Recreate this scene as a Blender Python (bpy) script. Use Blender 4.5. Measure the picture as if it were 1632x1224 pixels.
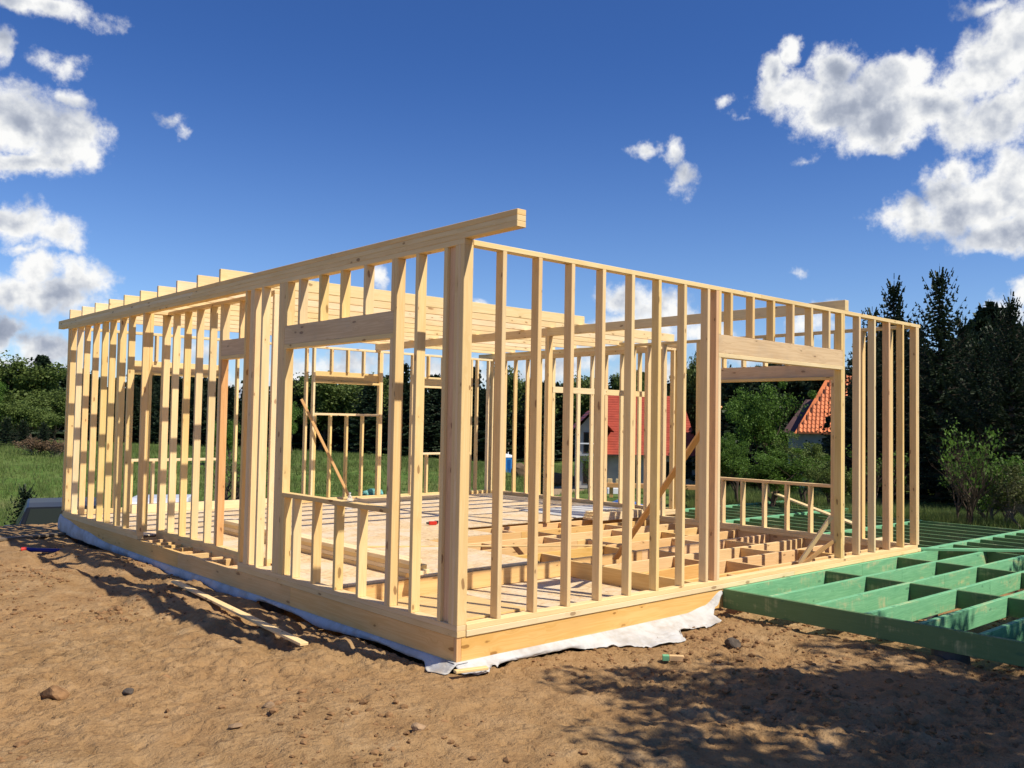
import bpy, bmesh, math, random
import numpy as np
from mathutils import Vector, Matrix
for o in list(bpy.data.objects): bpy.data.objects.remove(o)
SC = bpy.context.scene
COL = SC.collection
R = math.radians
# ------------------------------------------------------------------ camera
cd = bpy.data.cameras.new('camera'); cam = bpy.data.objects.new('camera', cd); COL.objects.link(cam)
SC.camera = cam
cd.sensor_width = 36; cd.lens = 31.578; cd.clip_start = .05; cd.clip_end = 5000
yaw, pit, rol = 0.84228233, 0.04178890, 0.01755474
CAM = Vector((-4.41345, -5.54036, 1.60073))
f = Vector((math.cos(pit)*math.cos(yaw), math.cos(pit)*math.sin(yaw), math.sin(pit)))
r = Vector((math.sin(yaw), -math.cos(yaw), 0)); u = r.cross(f)
c_, s_ = math.cos(rol), math.sin(rol)
r2 = r*c_ + u*s_; u2 = u*c_ - r*s_
cam.matrix_world = Matrix(((r2.x, u2.x, -f.x, CAM.x), (r2.y, u2.y, -f.y, CAM.y), (r2.z, u2.z, -f.z, CAM.z), (0, 0, 0, 1)))
# ------------------------------------------------------------------ node helpers
class N:
    def __init__(s, nt): s.nt = nt; s.t = nt.nodes; s.l = nt.links
    def n(s, typ, ins=None, **kw):
        nd = s.t.new(typ)
        for k, v in kw.items(): setattr(nd, k, v)
        for k, v in (ins or {}).items():
            sock = nd.inputs[k]
            if hasattr(v, 'is_output'): s.l.new(v, sock)
            else: sock.default_value = v
        return nd
    def m(s, op, a, b=None, c=None, clamp=False):
        nd = s.t.new('ShaderNodeMath'); nd.operation = op; nd.use_clamp = clamp
        for i, v in enumerate((a, b, c)):
            if v is None: continue
            if hasattr(v, 'is_output'): s.l.new(v, nd.inputs[i])
            else: nd.inputs[i].default_value = v
        return nd.outputs[0]
    def v(s, op, a, b=None, c=None, sc=None):
        nd = s.t.new('ShaderNodeVectorMath'); nd.operation = op
        for i, x in enumerate((a, b, c)):
            if x is None: continue
            if hasattr(x, 'is_output'): s.l.new(x, nd.inputs[i])
            else: nd.inputs[i].default_value = x
        if sc is not None:
            if hasattr(sc, 'is_output'): s.l.new(sc, nd.inputs['Scale'])
            else: nd.inputs['Scale'].default_value = sc
        return nd.outputs['Value'] if op in ('LENGTH', 'DOT_PRODUCT', 'DISTANCE') else nd.outputs[0]
    def noise(s, vec, scale, detail=3, rough=.5, dist=0, out=0):
        nd = s.n('ShaderNodeTexNoise', {'Scale': scale, 'Detail': detail, 'Roughness': rough, 'Distortion': dist})
        s.l.new(vec, nd.inputs['Vector']); return nd.outputs[out]
    def vor(s, vec, scale, feat='F1', out='Distance', rnd=1):
        nd = s.n('ShaderNodeTexVoronoi', {'Scale': scale, 'Randomness': rnd}, feature=feat)
        s.l.new(vec, nd.inputs['Vector']); return nd.outputs[out]
    def mr(s, v, a, b, c=0, d=1, smooth=True):
        nd = s.n('ShaderNodeMapRange', {1: a, 2: b, 3: c, 4: d}, interpolation_type='SMOOTHSTEP' if smooth else 'LINEAR')
        s.l.new(v, nd.inputs[0]); return nd.outputs[0]
    def mix(s, fac, a, b, mode='MIX'):
        nd = s.t.new('ShaderNodeMix'); nd.data_type = 'RGBA'; nd.blend_type = mode
        for i, v in ((0, fac), (6, a), (7, b)):
            if hasattr(v, 'is_output'): s.l.new(v, nd.inputs[i])
            else: nd.inputs[i].default_value = v if i == 0 else (tuple(v) + (1,) if len(v) == 3 else v)
        return nd.outputs[2]
    def ramp(s, v, stops):
        nd = s.t.new('ShaderNodeValToRGB'); e = nd.color_ramp.elements
        while len(e) < len(stops): e.new(.5)
        for i, (p, c) in enumerate(stops): e[i].position = p; e[i].color = tuple(c) + (1,)
        s.l.new(v, nd.inputs[0]); return nd.outputs[0]
    def xyz(s, vec):
        nd = s.t.new('ShaderNodeSeparateXYZ'); s.l.new(vec, nd.inputs[0]); return nd.outputs
    def comb(s, x, y, z):
        nd = s.t.new('ShaderNodeCombineXYZ')
        for i, v in enumerate((x, y, z)):
            if hasattr(v, 'is_output'): s.l.new(v, nd.inputs[i])
            else: nd.inputs[i].default_value = v
        return nd.outputs[0]
# ------------------------------------------------------------------ sky
SUN = Vector((.36, -1, 1.34)).normalized()
W = bpy.data.worlds.new('World'); SC.world = W; W.use_nodes = True
w = N(W.node_tree)
for x in list(w.t): w.t.remove(x)
sky = w.n('ShaderNodeTexSky', sky_type='NISHITA', sun_disc=False, sun_elevation=math.asin(SUN.z),
          sun_rotation=math.atan2(SUN.x, SUN.y), air_density=1.0, dust_density=.25, ozone_density=3.0, altitude=300)
tc = w.n('ShaderNodeTexCoord'); D = w.v('NORMALIZE', tc.outputs['Generated'])
dx, dy, dz = w.xyz(D)
az = w.m('MULTIPLY', w.m('ARCTAN2', dy, dx), 57.29578)
el = w.m('MULTIPLY', w.m('ARCSINE', dz), 57.29578)
P0 = w.comb(az, el, 0)
n1 = w.n('ShaderNodeTexNoise', {'Vector': D, 'Scale': 16, 'Detail': 5, 'Roughness': .6})
P1 = w.v('ADD', P0, w.v('MULTIPLY', w.v('SUBTRACT', n1.outputs['Color'], (.5, .5, .5)), (3.4, 2.6, 0)))
CL = [(77.8,22.1,4.6,.8,.95),(78.5,19.4,.6,1.2,.62),(75.9,19.1,1.7,.8,.58),(74.7,19.6,.8,.5,.35),(75.2,17.6,1.6,.7,.6),(77.7,16.0,2.8,2.0,1.1),(75.3,15.3,2.2,1.8,1.1),(74.0,14.6,.8,1.2,.7),(77.2,13.9,3.0,.7,1),(77.7,10.7,2.6,1.3,1),(75.1,10.3,1.6,1.1,.9),(77.3,9.4,2.4,.5,.7),(76.7,8.2,1.4,1.1,1),(74.1,7.7,1.7,1.3,1),(76.0,6.7,3.3,1.3,1),(78.0,6.3,1.5,1.0,.9),(71.7,6.4,1.0,.5,.45),(77.7,4.1,1.1,1.0,.9),(75.9,3.5,1.8,1.1,.9),(77.4,2.5,4.2,1.1,.8),(69.9,17.3,1.2,.6,.6),(69.1,16.9,.7,.6,.58),
(39.7,17.1,1.3,.6,.62),(38.5,16.7,1.1,.9,.75),(37.7,15.6,1.1,1.2,.75),(34.8,19.8,.8,.6,.62),(33.8,18.6,.4,.3,.35),(31.2,21.9,.9,.9,1.0),(32.3,20.7,1.1,1.4,1.05),(31.1,19.5,2.6,1.4,1),(28.7,20.6,1.6,1.5,1),(28.5,18.8,3.4,1.6,1.1),(26.2,19.5,2.3,1.7,1.1),(25.0,20.1,1.9,1.5,1.1),(26.1,17.5,3.1,1.7,1.1),(25.2,16.3,1.6,.7,.9),(23.3,18.2,3.2,1.5,1),(21.0,17.3,3.2,1.5,.95),(21.2,19.5,2.0,1.5,.8),(19.8,20.4,2.2,2.2,1.2),(18.7,21.1,2.7,2.2,1.2),(18.8,17.6,2.7,1.9,1.1),(20.1,23.1,2.4,.7,.7),(30.2,16.1,1.5,.6,.55),(28.9,16.5,.7,.5,.4),(21.5,14.5,1.0,1.2,.9),(22.7,13.4,1.6,1.6,.9),(24.3,12.3,2.4,1.2,.95),(20.7,12.5,3.5,2.1,1.1),(19.0,13.4,2.3,2.3,1.1),(19.5,10.8,3.1,1.2,1),(30.8,9.2,.4,.6,.5),(19.4,6.5,1.7,1.3,.8),(18.5,7.5,1.2,1.1,.7),(20.1,5.1,1.6,.7,.6),
(41.0,7.8,1.7,1.3,.95),(38.8,7.3,2.2,1.5,.95),(40.2,6.0,3.9,1.3,.8),(36.7,5.8,2.2,1.3,.8),(35.1,4.6,2.6,1.1,.6),(29.9,6.1,2.1,1.4,.7),(28.9,6.8,.8,.8,.6),(33.2,4.6,3.4,.9,.6),(50.5,7.7,.8,.6,.65),(56.8,9.0,.6,1.2,.6),(52.1,2.8,5.3,1.5,.75),(58.4,3.6,3.5,1.4,.75),(61.9,2.6,5.1,1.8,.75),(45.7,3.3,4.0,1.5,.75),(42.9,4.5,3.1,1.1,.7),(67.1,3.9,2.5,1.7,.6),(69.8,1.9,3.3,1.2,.7),(64.8,1.7,3.5,1.2,.7),(39.0,3.0,3.9,1.1,.7),(26.0,3.0,4.9,1.2,.6),
(96,12,5,2.2,1),(89,5,6,1.6,.9),(122,16,6,3,1),(150,9,9,2.2,.9),(-170,12,9,2.5,.9),(-125,14,8,3,1),(-80,11,9,3,1),(-35,9,9,2.4,1),(2,14,6,3,1),(10,5,6,1.6,.9),(60,50,5,2,.7)]
F = None
for (a, e, ra, re, s) in CL:
    q = w.v('LENGTH', w.v('MULTIPLY_ADD', P1, (1/ra/1.08, 1/re/1.08, 0), (-a/ra/1.08, -e/re/1.08, 0)))
    val = w.m('MULTIPLY_ADD', q, -.55*s, .62*s + (s-1)*.15)
    F = val if F is None else w.m('MAXIMUM', F, val)
SD = w.v('ADD', D, w.v('MULTIPLY', tuple(SUN), (.012, .012, .03)))
def fb(vec, sc, det, ro):
    return w.noise(vec, sc, det, ro)
big = fb(D, 18, 2, .5); fine = fb(D, 48, 9, .64)
fbm = w.m('ADD', w.m('MULTIPLY', w.m('SUBTRACT', big, .5), .42), w.m('MULTIPLY', w.m('SUBTRACT', fine, .5), .70))
dens = w.m('ADD', F, fbm)
alpha = w.mr(dens, .03, .38)
Dn = w.v('ADD', D, (.006, -.016, .020))
sh1 = w.m('SUBTRACT', fb(D, 15, 4, .5), fb(Dn, 15, 4, .5))
sh2 = w.m('SUBTRACT', fb(D, 44, 5, .5), fb(w.v('ADD', D, (.002, -.005, .007)), 44, 5, .5))
lit = w.m('ADD', w.m('MULTIPLY', sh1, 2.1), w.m('MULTIPLY', sh2, .75))
core = w.mr(dens, .20, .75, .20, -.24)
low = w.mr(el, 1, 9, -.20, 0.02)
shade = w.m('ADD', w.m('ADD', w.m('ADD', lit, .77), core), low, clamp=True)
ccol = w.ramp(shade, [(0, (.25, .29, .38)), (.35, (.36, .40, .49)), (.62, (.56, .59, .65)), (.85, (.78, .79, .80)), (1, (.90, .90, .89))])
skyc = w.v('MULTIPLY', sky.outputs[0], (.100*.56, .100*.85, .100*1.30))
skyc = w.v('MULTIPLY', skyc, w.n('ShaderNodeCombineColor', {0: w.mr(el, 0, 24, 1.50, .64), 1: w.mr(el, 0, 24, 1.17, .71), 2: w.mr(el, 0, 24, .98, .80)}).outputs[0])
ccol = w.v('SCALE', ccol, sc=1.0)
wc = w.mix(alpha, skyc, ccol)
bg = w.n('ShaderNodeBackground', {'Strength': .95, 'Color': wc}); wo = w.n('ShaderNodeOutputWorld')
w.l.new(bg.outputs[0], wo.inputs[0])
W.cycles.sampling_method = 'MANUAL'; W.cycles.sample_map_resolution = 256
# ------------------------------------------------------------------ sun
sl = bpy.data.lights.new('sun', 'SUN'); sl.energy = 5.0; sl.angle = R(.53); sl.color = (1, .905, .745)
so = bpy.data.objects.new('sun', sl); COL.objects.link(so); so.rotation_euler = SUN.to_track_quat('Z', 'Y').to_euler(); so.location = (10, -20, 30)
SC.view_settings.view_transform = 'Standard'; SC.view_settings.look = 'None'; SC.view_settings.exposure = 0.2
SC.view_settings.gamma = 1; SC.view_settings.use_curve_mapping = False
SC.render.engine = 'CYCLES'
SC.cycles.max_bounces = 6; SC.cycles.diffuse_bounces = 3; SC.cycles.glossy_bounces = 2; SC.cycles.transmission_bounces = 3; SC.cycles.transparent_max_bounces = 4
# ------------------------------------------------------------------ materials
def mat(name):
    m = bpy.data.materials.new(name); m.use_nodes = True
    g = N(m.node_tree)
    for x in list(g.t): g.t.remove(x)
    return m, g
def fin(g, col, rough=.7, bump=None, bs=.3, bd=.01, metal=0, spec=.3, trans=None, alpha=None):
    b = g.n('ShaderNodeBsdfPrincipled', {'Metallic': metal, 'Specular IOR Level': spec})
    for k, v in (('Base Color', col), ('Roughness', rough)):
        if hasattr(v, 'is_output'): g.l.new(v, b.inputs[k])
        else: b.inputs[k].default_value = (tuple(v) + (1,)) if k == 'Base Color' else v
    if bump is not None:
        bn = g.n('ShaderNodeBump', {'Strength': bs, 'Distance': bd, 'Height': bump}); g.l.new(bn.outputs[0], b.inputs['Normal'])
    out = b.outputs[0]
    if trans is not None:
        t = g.n('ShaderNodeBsdfTranslucent'); g.l.new(col, t.inputs[0]) if hasattr(col, 'is_output') else None
        mx = g.n('ShaderNodeMixShader', {0: trans}); g.l.new(out, mx.inputs[1]); g.l.new(t.outputs[0], mx.inputs[2]); out = mx.outputs[0]
    o = g.n('ShaderNodeOutputMaterial'); g.l.new(out, o.inputs[0])
def plain(name, col, rough=.6, var=.12, scale=6, metal=0, spec=.3):
    m, g = mat(name); t = g.n('ShaderNodeTexCoord').outputs['Object']
    n = g.noise(t, scale, 4, .6)
    c = g.mix(g.mr(n, .3, .7), tuple(x*(1-var) for x in col), tuple(min(1, x*(1+var)) for x in col))
    fin(g, c, rough, n, .15, .01, metal, spec); return m
def wood(name, base, dark, knotc, green=False, tone=.14, weather=0.0):
    m, g = mat(name)
    uv = g.n('ShaderNodeTexCoord').outputs['UV']; rnd = g.n('ShaderNodeObjectInfo').outputs['Random']
    ux, uy, _ = g.xyz(uv)
    off = g.m('MULTIPLY', rnd, 173.0)
    P = g.comb(g.m('ADD', ux, off), g.m('ADD', uy, g.m('MULTIPLY', rnd, 31.0)), 0)
    # knots
    kp = g.v('MULTIPLY', P, (4.2, 10.5, 1)); kp = g.v('ADD', kp, g.v('SCALE', g.n('ShaderNodeTexNoise', {'Vector': P, 'Scale': 9.0}).outputs['Color'], sc=.35))
    kd = g.vor(kp, 1.0); kc = g.vor(kp, 1.0, out='Color')
    keep = g.m('GREATER_THAN', g.xyz(kc)[0], .42)
    ksz = g.m('MULTIPLY_ADD', g.xyz(kc)[1], .13, .07)
    kn = g.m('MULTIPLY', g.mr(g.m('DIVIDE', kd, ksz), 1.15, .75), keep)
    halo = g.m('MULTIPLY', g.mr(g.m('DIVIDE', kd, ksz), 3.4, 1.0), keep)
    # grain with flow round the knots
    gp = g.v('MULTIPLY', P, (.55, 16, 1))
    gp = g.v('ADD', gp, g.comb(0, g.m('MULTIPLY', halo, .6), 0))
    g1 = g.noise(gp, 1.0, 3, .5, .4)
    ring = g.m('SINE', g.m('MULTIPLY', g1, 46))
    g2 = g.noise(g.v('MULTIPLY', P, (3, 140, 1)), 1.0, 3, .6)
    fac = g.m('ADD', g.m('MULTIPLY_ADD', ring, .25, .2), g.m('MULTIPLY', g2, .5), clamp=True)
    c = g.mix(fac, base, dark)
    blot = g.noise(g.v('MULTIPLY', P, (1.3, 5, 1)), 1.0, 3, .55)
    c = g.mix(g.m('MULTIPLY', g.mr(blot, .42, .72), .35), c, tuple(x*.84 for x in dark))
    c = g.mix(g.m('MULTIPLY', halo, .35), c, tuple(x*.9 for x in dark))
    c = g.mix(g.m('MULTIPLY', kn, .72), c, knotc)
    r1 = g.m('FRACT', g.m('MULTIPLY', rnd, 7.13)); r2_ = g.m('FRACT', g.m('MULTIPLY', rnd, 19.7))
    hs = g.n('ShaderNodeHueSaturation', {'Hue': g.m('MULTIPLY_ADD', r1, -.012, .503), 'Saturation': g.m('MULTIPLY_ADD', r2_, .24, .88), 'Value': g.m('MULTIPLY_ADD', rnd, tone, 1-tone/2), 'Color': c})
    c = hs.outputs[0]
    if weather: c = g.mix(g.mr(g.noise(P, 2.5, 5, .6), .45, .7, 0, weather), c, (.42, .37, .31))
    if green:
        big = g.noise(g.v('MULTIPLY', P, (2.2, 5.5, 1)), 1.0, 5, .6, .6)
        st = g.noise(g.v('MULTIPLY', P, (26, 2.0, 1)), 1.0, 2, .6)
        mk = g.mr(g.m('ADD', big, g.m('MULTIPLY', g.m('SUBTRACT', st, .5), .35)), 0.53, .80)
        gc = g.mix(g.noise(g.v('MULTIPLY', P, (5, 14, 1)), 1.0, 4, .6), (.125, .40, .205), (.29, .63, .355))
        gc = g.mix(g.m('MULTIPLY', fac, .6), gc, (.08, .28, .15))
        if green == 'olive': gc = g.mix(.80, gc, (.095, .145, .055))  # olive-brown shade tone mixed into the green
        pale = g.mix(.55, c, (.42, .60, .32))
        c = g.mix(mk, gc, pale)
        c = g.mix(g.m('MULTIPLY', kn, .5), c, (.04, .12, .08))
    hgt = g.m('ADD', g.m('MULTIPLY', fac, .5), g.m('MULTIPLY', kn, -.5))
    fin(g, c, .68, hgt, .25, .002, 0, .25); return m
M = {}
M['pine'] = wood('pine', (.87, .67, .345), (.78, .55, .245), (.21, .095, .038))
M['pale'] = wood('pale_pine', (.88, .72, .44), (.80, .60, .31), (.30, .16, .07), tone=.08)
M['joist'] = wood('yellow_spruce', (.84, .58, .27), (.73, .45, .17), (.25, .12, .04))
M['ply'] = wood('header_board', (.76, .56, .32), (.60, .40, .20), (.16, .08, .04), weather=.25)
M['pink'] = wood('reddish_pine', (.78, .51, .26), (.64, .38, .17), (.2, .09, .04))
M['old'] = wood('weathered_board', (.22, .17, .11), (.13, .09, .06), (.08, .05, .03))
M['olive'] = wood('shade_toned_green_timber', (.66, .50, .28), (.5, .34, .17), (.05, .10, .06), green='olive')  # darker copy of the green timber, shade painted in for boards facing away from sun
M['green'] = wood('green_treated_timber', (.66, .50, .28), (.5, .34, .17), (.05, .10, .06), green=True)
m, g = mat('osb'); t = g.n('ShaderNodeTexCoord').outputs['Object']; rnd = g.n('ShaderNodeObjectInfo').outputs['Random']
t = g.v('ADD', t, g.comb(g.m('MULTIPLY', rnd, 50), 0, 0))
v1 = g.vor(g.v('MULTIPLY', t, (1, 2.6, 1)), 14, out='Color'); v2 = g.vor(g.v('MULTIPLY', t, (2.4, 1, 1)), 22, out='Color')
a = g.m('MULTIPLY_ADD', g.xyz(v1)[0], .5, g.m('MULTIPLY', g.xyz(v2)[1], .5))
c = g.ramp(a, [(0, (.46, .30, .15)), (.4, (.62, .45, .25)), (.75, (.72, .55, .33)), (1, (.78, .64, .42))])
du = g.mr(g.noise(t, 1.7, 5, .65), .42, .62)
c = g.mix(g.m('MULTIPLY', du, .6), c, (.70, .62, .50))
st = g.mr(g.noise(t, 3.1, 6, .7), .60, .72)
c = g.mix(g.m('MULTIPLY', st, .4), c, (.36, .25, .15))
fin(g, c, .75, a, .35, .003); M['osb'] = m
m, g = mat('plywood_sheet'); t = g.n('ShaderNodeTexCoord').outputs['Object']
n = g.noise(g.v('MULTIPLY', t, (2, 22, 1)), 1.5, 5, .6); c = g.ramp(n, [(.25, (.56, .36, .15)), (.6, (.74, .52, .24)), (.9, (.80, .60, .32))])
fin(g, c, .6, n, .2, .003); M['plysheet'] = m
# dirt
m, g = mat('dirt'); t = g.n('ShaderNodeTexCoord').outputs['Object']
n1_ = g.noise(t, .55, 5, .6); n2 = g.noise(t, 3.2, 7, .68); n3 = g.noise(t, 22, 5, .7); n4 = g.noise(t, 90, 3, .6)
c = g.ramp(n2, [(.28, (.235, .138, .063)), (.44, (.325, .203, .096)), (.58, (.385, .252, .128)), (.76, (.50, .352, .20))])
c = g.mix(g.m('MULTIPLY', g.mr(n1_, .35, .65), .45), c, (.40, .24, .115))
c = g.mix(g.m('MULTIPLY', g.mr(n3, .50, .72), .4), c, (.19, .105, .055))
c = g.mix(g.m('MULTIPLY', g.mr(n4, .62, .8), .5), c, (.58, .46, .33))
cl = g.vor(g.v('ADD', t, g.v('SCALE', g.n('ShaderNodeTexNoise', {'Vector': t, 'Scale': 9.0}).outputs['Color'], sc=.12)), 16)
grs = g.xyz(t)
# grass beyond the pad
gm_n = g.noise(t, .9, 6, .7)
edgeY = g.mr(g.m('ADD', grs[1], g.m('MULTIPLY', gm_n, 2.2)), 12.9, 14.2)
edgeX = g.mr(g.m('ADD', grs[0], g.m('MULTIPLY', gm_n, 3.0)), 12.2, 14.6)
edgeL = g.mr(g.m('ADD', grs[0], g.m('MULTIPLY', gm_n, 6.0)), -17, -21)
edgeB = g.mr(g.m('ADD', grs[1], g.m('MULTIPLY', gm_n, 5.0)), -11, -14)
gmask = g.m('MAXIMUM', g.m('MAXIMUM', edgeY, edgeX), g.m('MAXIMUM', edgeL, edgeB))
gn1 = g.noise(g.v('MULTIPLY', t, (1, 1, 1)), .12, 6, .65); gn2 = g.noise(t, 1.4, 6, .75); gn3 = g.noise(t, 8, 5, .7)
gc = g.ramp(gn1, [(.32, (.08, .155, .03)), (.46, (.11, .18, .04)), (.58, (.16, .20, .062)), (.75, (.22, .21, .095))])
gc = g.mix(g.mr(gn2, .42, .68), gc, (.045, .095, .02))
gc = g.mix(g.m('MULTIPLY', g.mr(gn3, .5, .75), .5), gc, (.16, .17, .075))
# sandy track and soil heaps beyond the house
px_, py_, _z = grs
tr = g.m('ABSOLUTE', g.m('SUBTRACT', g.m('SUBTRACT', py_, g.m('MULTIPLY', px_, .55)), 18.5))
trm = g.mr(g.m('ADD', tr, g.m('MULTIPLY', gn2, 1.6)), 2.9, 2.2)
trm = g.m('MULTIPLY', trm, g.mr(px_, 18, 24))
gc = g.mix(trm, gc, (.36, .27, .17))
c = g.mix(gmask, c, gc)
hh = g.m('ADD', g.m('ADD', g.m('MULTIPLY', n2, .9), g.m('MULTIPLY', n3, .42)), g.m('MULTIPLY', n4, .12))
hh = g.m('ADD', hh, g.m('MULTIPLY', g.mr(cl, .1, .6), -.10))
c = g.mix(g.m('MULTIPLY', g.mr(g.noise(t, 7.5, 6, .75, .4), .56, .66), .55), c, (.12, .066, .032))
fin(g, c, .95, hh, 1.0, .06, 0, .08); M['dirt'] = m
M['clod'] = plain('soil_clods', (.24, .138, .068), .97, .35, 14, 0, .05)
M['stone'] = plain('stone', (.31, .205, .12), .9, .3, 9)
M['darkstone'] = plain('dark_stone', (.10, .08, .065), .9, .3, 9)
m, g = mat('geotextile'); t = g.n('ShaderNodeTexCoord').outputs['Object']
n = g.noise(t, 5, 5, .6); c = g.mix(g.mr(n, .4, .7), (.64, .65, .66), (.50, .48, .45))
c = g.mix(g.m('MULTIPLY', g.mr(g.noise(t, 2.3, 5, .7), .55, .75), .5), c, (.45, .34, .24))
cr_ = g.m('ABSOLUTE', g.m('SUBTRACT', g.noise(g.v('MULTIPLY', t, (1, 1, 2.0)), 2.6, 3, .5, .8), .5))
fin(g, c, .75, g.mr(cr_, 0, .09), .35, .015, 0, .2, trans=.15); M['cloth'] = m
def leafmat(name, c1, c2, c3, tr=.3):
    m, g = mat(name); t = g.n('ShaderNodeTexCoord').outputs['Object']; rnd = g.n('ShaderNodeObjectInfo').outputs['Random']
    t = g.v('ADD', t, g.comb(g.m('MULTIPLY', rnd, 30), 0, 0))
    n = g.noise(t, .9, 3, .6); n_ = g.noise(t, 9, 2, .6)
    c = g.mix(g.mr(n, .35, .65), c1, c2); c = g.mix(g.m('MULTIPLY', g.mr(n_, .5, .75), .6), c, c3)
    hs = g.n('ShaderNodeHueSaturation', {'Value': g.m('MULTIPLY_ADD', rnd, .3, .85), 'Color': c})
    fin(g, hs.outputs[0], .6, None, 0, 0, 0, .25, trans=tr); return m
M['needle'] = leafmat('spruce_needles', (.022, .040, .020), (.030, .050, .022), (.055, .075, .030), .12)
M['needle2'] = leafmat('pine_needles', (.026, .048, .026), (.036, .060, .028), (.06, .085, .035), .12)
M['leaf'] = leafmat('dark_green_leaves', (.09, .135, .03), (.125, .175, .042), (.18, .22, .065))
M['leafb'] = leafmat('fresh_green_leaves', (.075, .15, .024), (.105, .20, .03), (.16, .26, .05), .35)
M['leafy'] = leafmat('olive_leaves', (.075, .095, .03), (.11, .125, .04), (.16, .16, .055), .3)
M['scrub'] = leafmat('brown_scrub', (.11, .065, .035), (.15, .10, .055), (.19, .13, .07), .1)
M['bark'] = plain('bark', (.085, .062, .045), .9, .35, 18)
M['barkg'] = plain('grey_bark', (.17, .145, .12), .9, .3, 18)
M['grassb'] = leafmat('grass_blades', (.115, .18, .04), (.16, .205, .06), (.28, .26, .12), .3)
def metalp(name, col, rough=.3, spec=.5): return plain(name, col, rough, .04, 3, 0, spec)
M['bluepipe'] = plain('blue_plastic', (.008, .018, .20), .35, .1, 5); M['red'] = plain('red_plastic', (.55, .03, .02), .4, .1, 8)
M['toiletblue'] = metalp('portable_toilet_blue', (.02, .22, .62), .45); M['white'] = metalp('white_plastic', (.80, .82, .85), .4)
M['black'] = metalp('black_rubber', (.02, .02, .022), .6); M['carblack'] = metalp('black_car_paint', (.010, .011, .011), .35, .4); M['carwhite'] = metalp('white_car_paint', (.78, .79, .80), .2)
m, g = mat('window_glass'); fin(g, (.02, .025, .02), .3, None, 0, 0, 0, .12); M['glass'] = m
M['wallw'] = plain('house_render', (.42, .41, .39), .85, .08, 2); M['wallg'] = plain('grey_plaster', (.33, .35, .36), .85, .12, 2)
M['pier'] = plain('grey_pier', (.10, .10, .105), .7, .2, 6); M['tarp'] = plain('blue_tarp', (.05, .13, .40), .4, .2, 4)
M['redroof'] = plain('red_roof', (.36, .058, .03), .55, .16, 1.5); M['orange'] = plain('orange_roof_tile', (.66, .20, .07), .6, .22, 1.2); M['brownroof'] = plain('brown_roof_tile', (.10, .055, .055), .6, .2, 1.5)
M['dark'] = plain('dark_timber', (.06, .035, .025), .7, .2, 3)
m, g = mat('clear_plastic'); b = g.n('ShaderNodeBsdfPrincipled', {'Base Color': (.85, .88, .9, 1), 'Roughness': .12, 'Alpha': .28}); o = g.n('ShaderNodeOutputMaterial'); g.l.new(b.outputs[0], o.inputs[0]); M['clear'] = m
# ------------------------------------------------------------------ object helpers
def tag(o, label=None, cat=None, group=None, kind=None):
    for k, v in (('label', label), ('category', cat), ('group', group), ('kind', kind)):
        if v: o[k] = v
    return o
def empty(name, loc, label, cat, group=None, rz=0):
    o = bpy.data.objects.new(name, None); COL.objects.link(o); o.location = loc; o.rotation_euler = (0, 0, rz)
    o.empty_display_size = .1
    return tag(o, label, cat, group)
_cache = {}
def boxmesh(dx, dy, dz, mt, bev=.003):
    key = (round(dx, 3), round(dy, 3), round(dz, 3), mt, bev)
    if key in _cache: return _cache[key]
    bm = bmesh.new(); bmesh.ops.create_cube(bm, size=1)
    for v in bm.verts: v.co.x *= dx; v.co.y *= dy; v.co.z *= dz
    if bev: bmesh.ops.bevel(bm, geom=bm.edges[:], offset=min(bev, min(dx, dy, dz)*.2), segments=1, affect='EDGES')
    uvl = bm.loops.layers.uv.new('UVMap')
    d = (dx, dy, dz); L = d.index(max(d)); o1, o2 = [i for i in range(3) if i != L]
    for fc in bm.faces:
        n = fc.normal; ax = max(range(3), key=lambda i: abs(n[i]))
        for lp in fc.loops:
            c = lp.vert.co
            if ax == L: uvc = (c[o1]*.25, c[o2])
            elif ax == o1: uvc = (c[L], c[o2] + (2.3 if n[ax] > 0 else 5.1))
            else: uvc = (c[L], c[o1] + (7.7 if n[ax] > 0 else 11.9))
            lp[uvl].uv = uvc
    me = bpy.data.meshes.new('board'); bm.to_mesh(me); bm.free(); me.materials.append(M[mt])
    _cache[key] = me; return me
def link(name, me, parent=None, loc=(0, 0, 0), rot=None):
    o = bpy.data.objects.new(name, me); COL.objects.link(o)
    if parent is not None: o.parent = parent; loc = Vector(loc) - PL.get(parent.name, Vector((0, 0, 0)))
    o.location = loc
    if rot is not None: o.rotation_euler = rot
    return o
PL = {}
def root(name, loc, label, cat, group=None):
    o = empty(name, loc, label, cat, group); PL[o.name] = Vector(loc); return o
rng = random.Random(5)
def box(name, x0, x1, y0, y1, z0, z1, mt, parent=None, bev=.003, rot=None):
    return link(name, boxmesh(x1-x0, y1-y0, z1-z0, mt, bev), parent, ((x0+x1)/2, (y0+y1)/2, (z0+z1)/2), rot)
def bar(name, a, b, wd, th, mt, parent=None, up=(0, 0, 1), bev=.003):
    a, b = Vector(a), Vector(b); d = b-a; x = d.normalized(); yv = Vector(up).cross(x)
    yv = yv.normalized() if yv.length > 1e-4 else Vector((0, 1, 0)); z = x.cross(yv)
    o = link(name, boxmesh(d.length, wd, th, mt, bev), parent, (a+b)/2)
    o.rotation_euler = Matrix((x, yv, z)).transposed().to_euler(); return o
def meshobj(name, V, Fc, mt, parent=None, loc=(0, 0, 0), smooth=False):
    me = bpy.data.meshes.new(name); me.from_pydata([tuple(v) for v in V], [], Fc); me.materials.append(M[mt]) if mt else None
    if smooth: me.polygons.foreach_set('use_smooth', [True]*len(me.polygons))
    me.update(); return link(name, me, parent, loc)
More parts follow.
